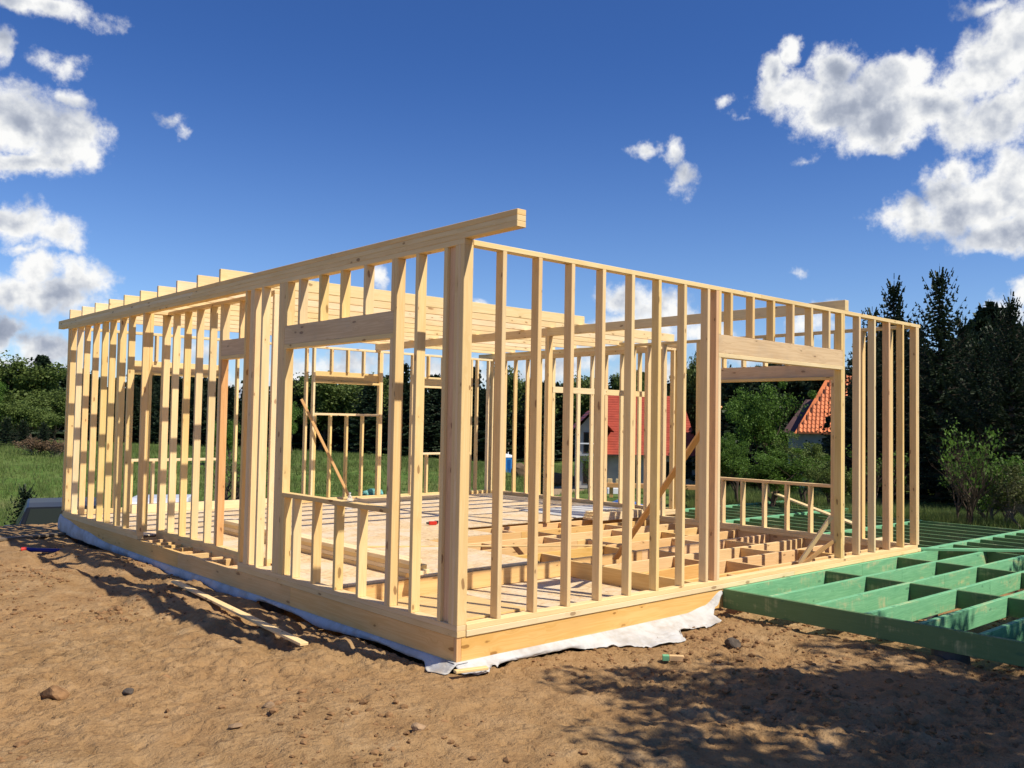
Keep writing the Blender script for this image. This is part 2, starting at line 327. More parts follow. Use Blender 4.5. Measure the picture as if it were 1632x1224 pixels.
def tube(pts, rad, n=8, cap=True):
    V = []; Fc = []
    for i, p in enumerate(pts):
        p = Vector(p); d = (Vector(pts[min(i+1, len(pts)-1)]) - Vector(pts[max(i-1, 0)])).normalized()
        a = d.cross(Vector((0, 0, 1)) if abs(d.z) < .95 else Vector((1, 0, 0))).normalized(); b = d.cross(a)
        rr = rad[i] if hasattr(rad, '__len__') else rad
        for k in range(n):
            t = 2*math.pi*k/n; V.append(p + a*(rr*math.cos(t)) + b*(rr*math.sin(t)))
    for i in range(len(pts)-1):
        for k in range(n):
            k2 = (k+1) % n; Fc.append((i*n+k, i*n+k2, (i+1)*n+k2, (i+1)*n+k))
    if cap: Fc.append(tuple(range(n))[::-1]); Fc.append(tuple(range((len(pts)-1)*n, len(pts)*n)))
    return V, Fc
# ------------------------------------------------------------------ numpy noise
def vnoise(x, y, seed):
    xi = np.floor(x).astype(np.int64); yi = np.floor(y).astype(np.int64); xf = x-xi; yf = y-yi
    def h(a, b):
        n = (a*374761393 + b*668265263 + seed*974711) & 0x7fffffff
        n = ((n ^ (n >> 13)) * 1274126177) & 0x7fffffff
        return ((n ^ (n >> 16)) & 0xffff)/65535.0
    sx = xf*xf*(3-2*xf); sy = yf*yf*(3-2*yf)
    return (h(xi, yi)*(1-sx)+h(xi+1, yi)*sx)*(1-sy) + (h(xi, yi+1)*(1-sx)+h(xi+1, yi+1)*sx)*sy - .5
def fbm2(x, y, sc, octv, seed, gain=.5):
    s = 0; a = 1; x = x*sc; y = y*sc
    for i in range(octv): s = s + a*vnoise(x, y, seed+i*17); a *= gain; x = x*2.03+7.1; y = y*2.03+3.3
    return s
def S(t): t = np.clip(t, 0, 1); return t*t*(3-2*t)
def ground(x, y):
    x = np.asarray(x, float); y = np.asarray(y, float)
    z = -.36 - 1.85*S((y-11.6)/5.0) - .040*np.clip(y-16, 0, 30) + 1.8*S((y-35)/45)*S((75-x)/50)
    z = z + 0.0*x
    z += -.25*S((x-13)/8)
    near = np.exp(-((x-1)**2+(y-1)**2)/260)
    z += near*(fbm2(x, y, .45, 3, 3)*.10 + fbm2(x, y, 1.7, 3, 9)*.032)
    cl = np.clip(fbm2(x, y, 5.5, 4, 21, .6) + fbm2(x, y, .8, 2, 44)*.5, 0, 1)
    rough = S((fbm2(x, y, .55, 3, 47)+.12)/.45)
    rg = 1-np.abs(fbm2(x, y, 4.2, 3, 55, .6))*3.2; rg2 = 1-np.abs(fbm2(x*1.1, y, 9.5, 2, 58, .6))*3.0
    z += near*(cl*.032 + fbm2(x, y, 9, 3, 31, .7)*.018*(.35+rough) - np.clip(rg-.70, 0, 1)*.075*rough + fbm2(x, y, 21, 2, 83, .7)*.022*rough - np.clip(fbm2(x, y, 13, 2, 88)-.22, 0, 1)*.10 - np.clip(rg2-.70, 0, 1)*.06*rough)
    # ruts and ridges beside the left wall, where the wall's shadow falls
    rut = np.exp(-((x+.75)/.65)**2)*S((y-.3)/1.5)*S((12-y)/2)
    z += rut*(fbm2(x*1.0, y*.55, 2.6, 3, 61)*.17)
    # dug-out under the frame
    under = S((x+.10)/.25)*S((8.3-x)/.3)*S((y+.05)/.2)*S((10.6-y)/.3)
    z -= .16*under
    d2 = S((x-3.5)/.3)*S((.1-y)/.3)
    z -= .12*d2*S((12.5-x)/1) - d2*fbm2(x, y, 1.3, 3, 77)*.10
    # mounds
    z += .10*np.exp(-(((x+4.2)/1.4)**2+((y-6.2)/2.2)**2))
    far = S((np.hypot(x, y)-25)/60)
    z += far*fbm2(x, y, .02, 3, 5)*.5 - S((x-60)/60)*0
    return z
def axis(a, b, step, far, grow=1.12):
    mid = list(np.arange(a, b, step)); lo = [a]; hi = [mid[-1]]; s = step
    while hi[-1] < far: s *= grow; hi.append(hi[-1]+s)
    s = step
    while lo[-1] > -far: s *= grow; lo.append(lo[-1]-s)
    return np.array(lo[:0:-1]+mid+hi[1:])
xs = axis(-4.2, 6.2, .027, 1500); ys = axis(-4.2, 4.5, .027, 1500, 1.045)
X, Y = np.meshgrid(xs, ys); Z = ground(X, Y)
nx, ny = len(xs), len(ys)
co = np.stack([X, Y, Z], -1).reshape(-1, 3).astype(np.float32)
ii = (np.arange(ny-1)[:, None]*nx + np.arange(nx-1)[None]).ravel()
fc = np.stack([ii, ii+1, ii+1+nx, ii+nx], -1).astype(np.int32)
def npmesh(name, co, fc, mt, smooth=True):
    me = bpy.data.meshes.new(name); k = fc.shape[1]
    me.vertices.add(len(co)); me.vertices.foreach_set('co', np.ascontiguousarray(co, np.float32).ravel())
    me.loops.add(fc.size); me.loops.foreach_set('vertex_index', np.ascontiguousarray(fc, np.int32).ravel())
    me.polygons.add(len(fc)); me.polygons.foreach_set('loop_start', np.arange(0, fc.size, k, dtype=np.int32))
    me.polygons.foreach_set('use_smooth', np.full(len(fc), smooth))
    me.update(calc_edges=True); me.validate()
    if mt: me.materials.append(M[mt])
    return me
tag(link('ground', npmesh('ground', co, fc, 'dirt')), 'brown trampled soil of the building plot running into green meadow', None, None, 'structure')
G = lambda x, y: float(ground(np.array([x]), np.array([y]))[0])
# soil clods
def rock_unit(seed, n=3):
    bm = bmesh.new(); bmesh.ops.create_icosphere(bm, subdivisions=n-1, radius=1)
    rr = random.Random(seed)
    A = [Vector((rr.uniform(-1, 1), rr.uniform(-1, 1), rr.uniform(-1, 1))).normalized() for _ in range(7)]; Bd = [rr.uniform(.55, .9) for _ in A]
    for v in bm.verts:
        for a_, b_ in zip(A, Bd):
            d_ = v.co.dot(a_)
            if d_ > b_: v.co -= a_*(d_-b_)*.9
        v.co *= 1 + rr.uniform(-.05, .05)
    V = np.array([v.co[:] for v in bm.verts]); Fc = np.array([[v.index for v in q_.verts] for q_ in bm.faces]); bm.free(); return V, Fc
def scatter_rocks(name, pts, mt, label):
    U = [rock_unit(i, 2) for i in range(6)]; V = []; Fs = []; o = 0; nr = np.random.RandomState(3)
    for (x, y, s, zz) in pts:
        v, fcs = U[nr.randint(6)]; a = nr.rand()*6.28; ca, sa = math.cos(a), math.sin(a)
        q = v*np.array([s*nr.uniform(.7, 1.3), s*nr.uniform(.7, 1.3), s*nr.uniform(.4, .8)])
        q = np.stack([q[:, 0]*ca-q[:, 1]*sa, q[:, 0]*sa+q[:, 1]*ca, q[:, 2]], -1) + (x, y, zz+s*.1)
        V.append(q); Fs.append(fcs+o); o += len(v)
    ob = link(name, npmesh(name, np.concatenate(V), np.concatenate(Fs), mt, False)); return tag(ob, label, None, None, 'stuff')
nr = np.random.RandomState(11)
px_ = nr.uniform(-5, 7, 60000); py_ = nr.uniform(-5, 9, 60000)
keepm = (fbm2(px_, py_, .8, 3, 44) + nr.uniform(-.35, .35, 60000) > .12) & ~((px_ > 0) & (px_ < 8.2) & (py_ > 0.0))
px_, py_ = px_[keepm], py_[keepm]
sz = .004 + .034*nr.rand(len(px_))**4.5
zz = ground(px_, py_)
scatter_rocks('soil_clods', list(zip(px_, py_, sz, zz)), 'clod', 'small crumbled soil clods and pebbles strewn over the bare ground')
def rock(x, y, s, mt, label, seed, cat='stone', sq=.6, name='stone'):
    v, fcs = rock_unit(seed, 4); v = v*np.array([s, s*.85, s*sq])
    o = link(name, npmesh(name, v, fcs, mt, False), None, (x, y, G(x, y)+s*sq*.35)); o.rotation_euler = (0, 0, seed); return tag(o, label, cat, 'loose stones on the soil')
rock(2.45, -.85, .075, 'darkstone', 'dark round stone on the soil near the corner of the green deck', 2, sq=.75)
rock(-2.55, 1.25, .11, 'clod', 'big brown half-buried stone in the soil at lower left', 5, sq=.6)
rock(-2.15, .95, .05, 'darkstone', 'small dark stone just right of the big half-buried stone', 8)
rock(-1.55, .05, .04, 'stone', 'fist-sized grey stone lying in the bare soil left of the frame corner', 9)
rock(-1.05, -.95, .05, 'stone', 'brown lump of stone in the soil below the corner post', 12)
rock(1.1, -2.0, .045, 'stone', 'pale flat stone in the tree shadow at lower right', 14)
rock(-1.9, -.2, .045, 'stone', 'flat pale stone with a dark underside at lower left centre', 15, sq=.4)
# ------------------------------------------------------------------ house frame
HO = root('timber_house_frame', (4.1, 5.2, -.29), 'new pale pine stud frame of a bungalow with open walls, standing on the bare soil', 'house frame')
W_, T_ = .09, .045
ZT = 3.05; ZP = ZT-T_
def jit(o):
    o.rotation_euler = (rng.uniform(-.0009, .0009), rng.uniform(-.0009, .0009), rng.uniform(-.012, .012)); o.scale = (.992, .992, 1); return o
def studx(x, y0=0, z0=0, z1=ZP, mt='pine', name='stud', w=T_, d=W_): # stud in a wall running along X
    return jit(box(name, x, x+w, y0, y0+d, z0, z1, mt, HO))
def study(y, x0=0, z0=0, z1=ZP, mt='pine', name='stud', w=T_, d=W_):
    return jit(box(name, x0, x0+d, y, y+w, z0, z1, mt, HO))
HB, HT = 2.355, 2.55
# --- left wall (X=0)
box('bottom_plate', 0, W_, 0, 3.905, -.045, 0, 'pine', HO); box('sole_plate', .002, W_, 0, 3.905, -.095, -.045, 'pine', HO)
box('bottom_plate', 0, W_, 7.03, 10.56, -.045, 0, 'pine', HO); box('sole_plate', .002, W_, 7.03, 10.56, -.095, -.045, 'pine', HO)
box('top_plate', 0, W_, 0, 4.2, ZP, ZT, 'pine', HO); box('top_plate', 0, W_, 4.2, 10.56, ZP, ZT, 'pine', HO)
for y in (.615,): study(y)
study(.93); study(.9755, z1=HB-T_, name='jack_stud')
study(.9755, z0=HT, name='cripple_stud')
study(2.92, z1=HB-T_, name='jack_stud'); study(2.965); study(3.01); study(3.055)
study(2.92, z0=HT, name='cripple_stud')
study(3.46, mt='pale')
study(3.68); study(3.725); study(3.86)
for y in (2.645, 2.235, 1.835, 1.425): study(y, z0=HT, name='cripple_stud')
for y in (2.655, 2.25, 1.84, 1.435): study(y, z1=.788, name='cripple_stud')
study(2.87, z1=.788, name='cripple_stud')
box('window_sill', 0, W_, .975, 2.965 if False else 2.92, .788, .833, 'pine', HO)
box('header', .002, .047, .975, 2.965, HB, HT, 'ply', HO); box('header', .048, .088, .975, 2.965, HB, HT, 'ply', HO)
box('lintel_plate', 0, W_, .975, 2.965, HB-T_, HB, 'pine', HO)
study(7.03); study(7.03, x0=.0905, d=.045)
for y in (7.60, 7.97, 8.41, 8.76, 9.19, 9.63, 10.01, 10.37): study(y, mt=rng.choice(['pine', 'pine', 'pale']))
study(10.50)
# corner post
box('corner_stud', 0, W_+.005, 0, .045, 0, ZP, 'pine', HO); box('corner_stud', 0, W_, .0455, .08, 0, ZP, 'pine', HO); box('corner_stud', 0.003, W_, .0805, .12, 0, ZP, 'pine', HO)
box('filler_stud', .03, W_-.001, .1205, .22, 0, ZP, 'pink', HO); study(.2205)
# --- recess wall (X=.33)
RX = .33
study(3.86, x0=RX, mt='pale')
box('bottom_plate', RX, RX+W_, 3.86, 7.22, -.045, 0, 'pine', HO); box('recess_rim', RX, RX+T_, 3.86, 7.22, -.24, -.045, 'joist', HO)
box('top_plate', RX, RX+W_, 3.86, 7.25, ZP, ZT, 'pine', HO)
for y in (7.14, 7.19, 6.80, 6.40, 6.00, 5.58): study(y, x0=RX)
study(5.26, x0=RX); study(5.215, x0=RX, z1=HB-T_, name='jack_stud', mt='pink'); study(4.15, x0=RX)
study(4.195, x0=RX, z1=HB-T_, name='jack_stud')
for y in (5.215, 4.72): study(y, x0=RX, z0=HT, name='cripple_stud')
box('header', RX+.002, RX+.047, 4.195, 5.26, HB, HT, 'ply', HO); box('lintel_plate', RX, RX+W_, 4.195, 5.26, HB-T_, HB, 'pine', HO)
box('end_plate', W_, RX+W_, 7.14-.11, 7.14, ZP, ZT, 'pine', HO)
# --- right wall (Y=0)
box('bottom_plate', W_+.006, 8.07, 0, W_, -.045, 0, 'pine', HO); box('sole_plate', .0955, 4.9, -.004, W_, -.095, -.046, 'pale', HO); box('sole_plate', 4.9, 8.16, -.004, W_, -.095, -.046, 'pale', HO)
box('top_plate', W_+.006, 4.2, 0, W_, ZP, ZT, 'pale', HO); box('top_plate', 4.2, 8.16, 0, W_, ZP, ZT, 'pale', HO)
for x, mt in ((.41, 'pine'), (.815, 'pine'), (1.215, 'pine'), (1.62, 'pine'), (2.025, 'pine'), (2.425, 'pine'), (2.825, 'pine'), (3.215, 'pine'), (3.365, 'pink'), (6.405, 'pine'), (6.81, 'pale'), (7.215, 'pink'), (7.615, 'pine'), (8.02, 'pine'), (8.067, 'pale')):
    studx(x, mt=mt)
studx(3.4115, z1=HB-T_, name='jack_stud', mt='pale'); studx(3.4115, z0=HT, name='cripple_stud')
studx(6.005, mt='pine'); studx(5.9595, z1=HB-T_, name='jack_stud', mt='pine'); studx(5.9595, z0=HT, name='cripple_stud')
for x in (3.62, 4.03, 4.435, 4.84, 5.25, 5.655): studx(x, z0=HT, name='cripple_stud')
box('header', 3.4115, 6.005, .002, .046, HB, HT, 'ply', HO); box('header', 3.4115, 6.005, .047, .088, HB, HT, 'ply', HO)
box('lintel_plate', 3.4115, 6.005, -.001, W_, HB-T_, HB, 'pale', HO)
# --- wall on the right-hand back (X=8.07)
AX = 8.07
box('bottom_plate', AX, 8.16, W_, 5.2, -.045, 0, 'pine', HO); box('sole_plate', AX+.003, 8.158, W_, 5.2, -.095, -.046, 'pine', HO)
box('top_plate', AX, 8.16, W_, 5.2, ZP, ZT, 'pine', HO)
for y in (.39, .80, 1.205, 3.665, 3.71, 4.05, 4.45, 4.80, 5.155): study(y, x0=AX)
study(1.25, x0=AX, z1=HB-T_, name='jack_stud'); study(3.62, x0=AX, z1=HB-T_, name='jack_stud')
for y in (2.82, 2.42, 2.02, 1.62): study(y, x0=AX, z1=.70, name='cripple_stud'); study(y, x0=AX, z0=HT, name='cripple_stud')
study(3.20, x0=AX, z1=.70, name='cripple_stud'); study(3.2, x0=AX, z0=HT, name='cripple_stud')
box('window_sill', AX, 8.16, 1.295, 3.62, .70, .745, 'pine', HO)
box('header', AX+.043, 8.158, 1.25, 3.665, HB, HT, 'ply', HO); box('lintel_plate', AX, 8.16, 1.25, 3.665, HB-T_, HB, 'pine', HO)
# --- short jog wall and far-right wall (X=9.3)
box('bottom_plate', 8.16, 9.3, 5.11, 5.2, -.045, 0, 'pine', HO); box('top_plate', 8.16, 9.3, 5.11, 5.2, ZP, ZT, 'pine', HO)
box('sole_plate', 8.16, 9.3, 5.113, 5.197, -.095, -.046, 'pine', HO)
for x in (8.45, 8.85, 9.2): studx(x, y0=5.11)
BX = 9.3
box('bottom_plate', BX, BX+W_, 5.11, 10.47, -.045, 0, 'pine', HO); box('sole_plate', BX+.002, BX+W_, 5.11, 10.47, -.095, -.046, 'pine', HO); box('top_plate', BX, BX+W_, 5.11, 10.47, ZP, ZT, 'pine', HO)
for y in (5.115, 5.20, 5.6, 6.05, 6.52, 6.95, 7.34, 7.73, 8.1, 8.5, 8.92, 9.33, 9.74, 10.1): study(y, x0=BX, mt=rng.choice(['pine', 'pale']))
# --- back wall (Y=10.47)
BY = 10.47
box('bottom_plate', 0, 4.7, BY, 10.56, -.045, 0, 'pine', HO); box('bottom_plate', 4.7, 9.39, BY, 10.56, -.045, 0, 'pine', HO)
box('sole_plate', 0.09, 9.39, BY+.002, 10.558, -.095, -.046, 'pine', HO)
box('top_plate', W_, 4.7, BY, 10.56, ZP, ZT, 'pale', HO); box('top_plate', 4.7, 9.39, BY, 10.56, ZP, ZT, 'pale', HO)
for x in (.4, .8, 1.02, 2.62, 2.95, 3.35, 3.75, 4.4, 4.56, 6.12, 6.165, 6.55, 6.97, 8.62, 8.80, 9.14, 9.26): studx(x, y0=BY, mt=rng.choice(['pine', 'pine', 'pale']))
for (xa, xb, sill) in ((1.065, 2.62, .79), (4.605, 6.12, 1.66), (7.015, 8.62, .84)):
    box('header', xa, xb, BY+.05, BY+.088, HB, HT, 'pine', HO); box('lintel_plate', xa, xb, BY, 10.56, HB-T_, HB, 'pine', HO)
    box('window_sill', xa, xb, BY, 10.56, sill, sill+T_, 'pale', HO)
    n_ = 3
    for k in range(1, n_+1):
        xx = xa + (xb-xa)*k/(n_+1) - .02
        studx(xx, y0=BY, z1=sill, name='cripple_stud'); studx(xx, y0=BY, z0=HB+.10 if False else HT, name='cripple_stud')
    studx(xa, y0=BY, z1=sill, name='cripple_stud')
# --- beams: three plies stacked
for k in range(3):
    z0 = ZT + k*T_; mt = ('pine', 'pale', 'pine')[k]
    box('roof_beam', 0, W_, -.62, 4.9+.5*k, z0+.0005, z0+T_, mt, HO); box('roof_beam', 0, W_, 4.9+.5*k, 11.13, z0+.0005, z0+T_, mt, HO)
    box('roof_beam', BX, BX+W_, 5.0, 11.05, z0+.0005, z0+T_, mt, HO)
box('roof_beam', 6.05, 6.14, 0.0, 5.32, ZT, 3.185, 'pine', HO); box('roof_beam', 6.05, 6.14, 5.32, 10.56, ZT, 3.185, 'pine', HO)
box('roof_beam', 8.07, 8.16, 5.2, 5.2+.3, ZT, ZT+T_, 'pine', HO)
# roof joists
for k in range(10):
    y = 4.58+.655*k
    box('ceiling_joist', 0.0, 6.18, y, y+T_, 3.1855, 3.335, 'pale', HO)
    if k: box('ceiling_joist', 6.0, 9.42, y+T_+.001, y+2*T_, 3.1855, 3.335, 'pale', HO)
# interior post and temporary boards
box('post', 6.05, 6.14, 5.27, 5.32, -.073, ZT, 'pine', HO); box('post', 6.05, 6.14, 5.3205, 5.365, -.073, ZT, 'pine', HO)
box('spacer_board', 6.141, 7.45, 5.25, 5.27, 2.10, 2.20, 'pale', HO); box('spacer_board', 7.40, 8.75, 5.271, 5.291, 2.10, 2.20, 'pale', HO)
bar('diagonal_brace', (3.62, .14, 1.80), (4.15, 2.05, -.10), .09, .022, 'pink', HO, up=(0, 0, 1))
bar('diagonal_brace', (4.28, 10.43, 1.97), (5.40, 10.30, -.07), .022, .055, 'pink', HO)
bar('short_brace', (5.97, .13, .50), (5.72, .42, -.09), .075, .045, 'pale', HO); bar('short_brace', (5.955, .10, .20), (5.70, .40, -.12), .06, .045, 'pink', HO)
# rims
box('rim_board', .006, .05, .047, 2.7, -.29, -.096, 'joist', HO); box('rim_board', .006, .05, 2.7, 5.6, -.29, -.096, 'joist', HO); box('rim_board', .006, .05, 5.6, 10.5, -.29, -.096, 'joist', HO)
box('rim_board', .006, .052, .008, .0465, -.29, -.096, 'pink', HO)
box('rim_board', .053, 3.51, .008, .053, -.29, -.098, 'joist', HO); box('rim_board', 3.51, 8.15, .008, .053, -.29, -.098, 'joist', HO)
box('rim_board', 8.105, 8.15, .053, 5.15, -.29, -.096, 'joist', HO); box('rim_board', 9.34, 9.385, 5.15, 10.5, -.29, -.096, 'joist', HO)
box('rim_board', .05, 9.38, 10.505, 10.55, -.29, -.096, 'joist', HO); box('rim_board', 8.15, 9.34, 5.15, 5.195, -.29, -.096, 'joist', HO)
# floor joists (along X) and blocking
JY = [.53+.6*k for k in range(17)]
for y in JY:
    x0 = 3.60 if y < 2.2 else .051
    x1 = 8.104 if y < 5.1 else 9.339
    for a_, b_ in ((x0, 5.0), (5.0, x1)): box('floor_joist', a_, b_-.001, y, y+T_, -.29, -.096, 'joist', HO)
box('floor_joist', 3.555, 3.599, .054, 2.33, -.29, -.096, 'joist', HO)
for i, y in enumerate(JY[:-1]):
    if y > 5.2: continue
    for x in ((4.9, 6.4) if i % 2 else (5.2, 6.9)):
        box('blocking', x, x+T_, y+T_, y+.6, -.288, -.099, 'joist', HO)
    if y > 2.2 and i % 2: box('blocking', 3.7, 3.745, y+T_, y+.6, -.288, -.099, 'joist', HO)
for x in (4.35,): box('blocking', x, x+T_, .054, .53, -.288, -.099, 'joist', HO)
for y in [4.25, 4.95, 5.60, 6.27, 6.88]: box('blocking', .051, RX-.001, y, y+T_, -.28, -.10, 'joist', HO)
# low sheets inside the corner pit, upper subfloor sheets
def sheet(x0, x1, y0, y1, z=-.095, mt='osb', t=.022, name='floor_panel', par=HO):
    return box(name, x0+.002, x1-.002, y0+.002, y1-.002, z+.0005, z+t, mt, par, .0015)
sheet(.055, 1.3, .056, 2.32, -.312); sheet(1.3, 2.55, .056, 2.32, -.312); sheet(2.55, 3.55, .056, 2.32, -.312)
for i, (xa, xb) in enumerate(((.46, 1.71), (1.71, 3.13))):
    for j, (ya, yb) in enumerate(((2.36, 4.13), (4.13, 5.53))): sheet(xa, xb, ya, yb)
for i in range(7):
    xa = .46+1.25*i; xb = min(xa+1.25, 9.29)
    for (ya, yb) in ((5.56, 8.03), (8.03, 10.46)):
        if xa > 8.0 and ya < 6: pass
        sheet(xa, xb, ya+(.0), yb)
for (ya, yb) in ((7.3, 8.9), (8.9, 10.46)): sheet(.095, .46, ya, yb)
sheet(3.13, 4.4, 4.73, 5.55)
sheet(.17, .46, 2.36, 3.88)
# loose sheet in the pit
ls = box('plywood_sheet', .25, 1.75, 1.1, 2.25, -.285, -.262, 'plysheet', None, .0015); ls.rotation_euler = (0, 0, .04)
tag(ls, 'loose yellow plywood sheet lying low inside the corner of the frame', 'plywood sheet')
# ------------------------------------------------------------------ green deck frame
DK = root('deck_frame', (8, -1, -.29), 'green treated timber deck frame of open joists and blocking beside the pine frame', 'deck frame')
dz0, dz1 = -.29, -.095
box('rim_board', 3.51, 3.555, -5.6, -.006, dz0, dz1, 'olive', DK)
DJ = [-.05-.5*k for k in range(11)]
for k, y in enumerate(DJ):
    a_, b_ = (3.556, 8.25) if k == 0 else (3.556, 9.02)
    box('deck_joist', a_, 6.4, y, y+T_-(.001 if k == 0 else 0), dz0, dz1, 'green', DK); box('deck_joist', 6.401, b_, y, y+T_-(.001 if k == 0 else 0), dz0, dz1, 'green', DK)
for k, y in enumerate(DJ[:-1]):
    y2 = DJ[k+1]+T_
    for x in (5.5, 7.35): box('blocking', x, x+T_, y2+.001, y-.001, dz0+.004, dz1-.002, 'olive', DK)
    if k: box('blocking', 9.0, 9.0+T_, y2+.001, y-.001, dz0+.002, dz1-.002, 'olive', DK)
box('deck_beam', 8.25, 14.5, .051, .14, dz0, dz1, 'green', DK)
for k in range(11):
    x = 8.86+.5*k
    if x < 12.5: box('deck_joist', x, x+T_, .141, 1.86, dz0, dz1, 'olive', DK); box('deck_joist', x, x+T_, 1.93, 3.86, dz0, dz1, 'olive', DK)
    if x < 13.6: box('deck_joist', x, x+T_, 3.96, 5.60, dz0, dz1, 'olive', DK)
    box('deck_joist', x+.0, x+T_, -3.6 if x > 9.1 else -.5, .05, dz0, dz1, 'olive', DK)
box('deck_joist', 8.36, 8.405, .141, 5.6, dz0, dz1, 'green', DK)
box('deck_beam', 8.17, 12.45, 1.861, 1.929, dz0, dz1+.002, 'green', DK); box('deck_beam', 8.41, 13.5, 3.861, 3.959, dz0, dz1+.002, 'green', DK); box('deck_beam', 9.4, 13.95, 5.601, 5.70, dz0, dz1+.002, 'green', DK)
def cyl(name, x, y, z0, z1, r0, r1, mt, parent=None, n=20):
    V, Fc = tube([(0, 0, 0), (0, 0, z1-z0)], [r0, r1], n); return meshobj(name, V, Fc, mt, parent, (x, y, z0))
for (x, y) in ((3.75, -2.2), (3.75, -4.2), (5.7, -1.1), (7.5, -2.2), (6.4, -3.1), (10, -1.5), (10.5, 2.5), (12.2, .3), (12.2, 4.6)):
    cyl('foundation_pier', x, y, G(x, y)-.15, dz0-.002, .17, .15, 'pier', DK)
for (x, y) in ((3.38, .18), (.25, .25), (.22, 3.5), (.22, 6.2), (.22, 9.9), (2, .25), (8, .2), (8, 5), (4.2, 5), (.3, 8)):
    cyl('foundation_pier', x, y, G(x, y)-.15, -.313 if y < 2.3 and x < 3.5 else -.292, .14, .13, 'pier', HO)
# planks lying on the deck
def plank(a, b, wd, th, mt, label, group=None, cat='plank', name='plank', up=(0, 0, 1)):
    o = bar(name, a, b, wd, th, mt, None, up); return tag(o, label, cat, group)
plank((8.25, .06, -.075), (10.5, -1.95, -.070), .09, .035, 'green', 'pale green plank laid flat across the deck joists at the frame corner')
plank((12.7, 5.15, .17), (9.9, 1.75, -.04), .10, .03, 'pale', 'long fresh plank tipped up above the far deck joists', 'planks propped on the far deck')
plank((12.95, 5.22, .12), (10.15, 1.85, -.07), .10, .03, 'pale', 'second fresh plank, just behind the tipped-up one on the far deck', 'planks propped on the far deck')
tag(box('timber_offcut', 8.35, 8.75, .75, .84, -.09, -.03, 'pale'), 'short pale offcut on the green deck just outside the back wall studs', 'offcut')
# ------------------------------------------------------------------ membrane
def cloth(name, path, prof, label, seed):
    V = []; Fc = []; n = len(prof(0)); m_ = len(path)
    for i, (bx, by, ox, oy, s) in enumerate(path):
        for j, (d, z) in enumerate(prof(i)):
            V.append((bx+ox*d, by+oy*d, z))
    for i in range(m_-1):
        for j in range(n-1): a = i*n+j; Fc.append((a, a+n, a+n+1, a+1))
    o = meshobj(name, V, Fc, 'cloth', None, (0, 0, 0), True)
    md = o.modifiers.new('thick', 'SOLIDIFY'); md.thickness = .004
    return tag(o, label, 'ground membrane')
def lerp(tab, t):
    for (a, va), (b, vb) in zip(tab, tab[1:]):
        if t <= b: k = (t-a)/(b-a); k = k*k*(3-2*k); return tuple(x+(y-x)*k for x, y in zip(va, vb))
    return tab[-1][1]
NP = 170
# right side: (out distance, drop z of hem, sag/bulge)
TR = [(-.02, (.16, -.40, .05)), (.12, (.22, -.405, .07)), (.30, (.12, -.40, .05)), (.42, (.05, -.345, .05)), (1.2, (.06, -.345, .055)), (1.45, (.10, -.375, .04)), (1.6, (.20, -.40, .06)), (2.05, (.36, -.40, .07)), (2.35, (.40, -.40, .10)), (2.6, (.22, -.40, .10)), (2.85, (.20, -.40, .06)), (3.05, (.28, -.385, .04)), (3.14, (.24, -.37, .03)), (3.2, (.10, -.33, .03)), (3.35, (.05, -.25, .02)), (3.505, (.015, -.15, .01))]
TOPZ = [(0, (-.283,)), (1.5, (-.283,)), (2.9, (-.275,)), (3.2, (-.235,)), (3.5, (-.115,))]
pathR = [(-.02+3.525*i/(NP-1), .012, 0, -1, 0) for i in range(NP)]
def profR(i):
    x = pathR[i][0]; out, hem, bul = lerp(TR, x); tz = lerp(TOPZ, x)[0]; P = []
    n = 26
    gz = G(x, -out)+.006
    w1 = .022*math.sin(x*11+1)*math.sin(x*5.3) + .005*math.sin(x*37+2)
    for j in range(n):
        t = j/(n-1); d = (-.10+.105*min(1, t/.15)) if t < .15 else .005+(out-.005)*((t-.15)/.85)**1.3 + bul*.55*math.sin(math.pi*(t-.15)/.85)
        z = tz-.004+(.0 if t > .15 else 0) if t < .15 else tz + (hem-tz)*((t-.15)/.85)**.8
        fold = (w1*1.6+.022*math.sin(x*15+t*5+math.sin(x*4)*2)+.005*math.sin(x*49+t*9+1))*max(0, (t-.2))*min(1, out*4.5)
        z = z + fold; d = d + fold*.8
        zg = float(ground(np.array([x]), np.array([.012-d]))[0])+.008+abs(fold)*.6
        P.append((d, max(z, zg) if t > .15 else z))
    return P
cloth('ground_membrane', pathR, profR, 'white geotextile draped and crumpled under the sunlit right side of the frame', 4)
TL = [(-.02, (.14, -.40)), (.15, (.16, -.40)), (.4, (.04, -.34)), (1.2, (.025, -.335)), (2.0, (.05, -.37)), (2.7, (.02, -.33)), (3.35, (.02, -.33)), (3.5, (.04, -.43)), (3.8, (.04, -.45)), (4.1, (.04, -.42)), (4.3, (.04, -.40)), (4.8, (.03, -.45)), (5.4, (.025, -.42)), (7.5, (.02, -.38)), (9.0, (.03, -.37)), (10.3, (.03, -.36)), (10.6, (.05, -.30))]
TLT = [(0, (-.283,)), (6.5, (-.283,)), (8.2, (-.27,)), (9.4, (-.19,)), (10.35, (-.10,)), (10.6, (-.05,))]
pathL = [(.004, -.02+10.6*i/279, -1, 0, 0) for i in range(280)]
def profL(i):
    y = pathL[i][1]; out, hem = lerp(TL, y); tz = lerp(TLT, y)[0]; P = []
    for j in range(14):
        t = j/13
        if t < .2: d, z = -.10+.11*t/.2, tz-.004
        else:
            k = (t-.2)/.8; d = .008+(out-.01)*k+.016*math.sin(math.pi*k); z = tz+(hem-tz)*k
            z += .004*math.sin(y*9+k*5)*k; d += .005*math.sin(y*6+1+k*4)*k + .002*math.sin(y*33)*k
            if out > .1: z = max(z, float(ground(np.array([.004-d]), np.array([y]))[0])+.01)
        P.append((d, z))
    return P
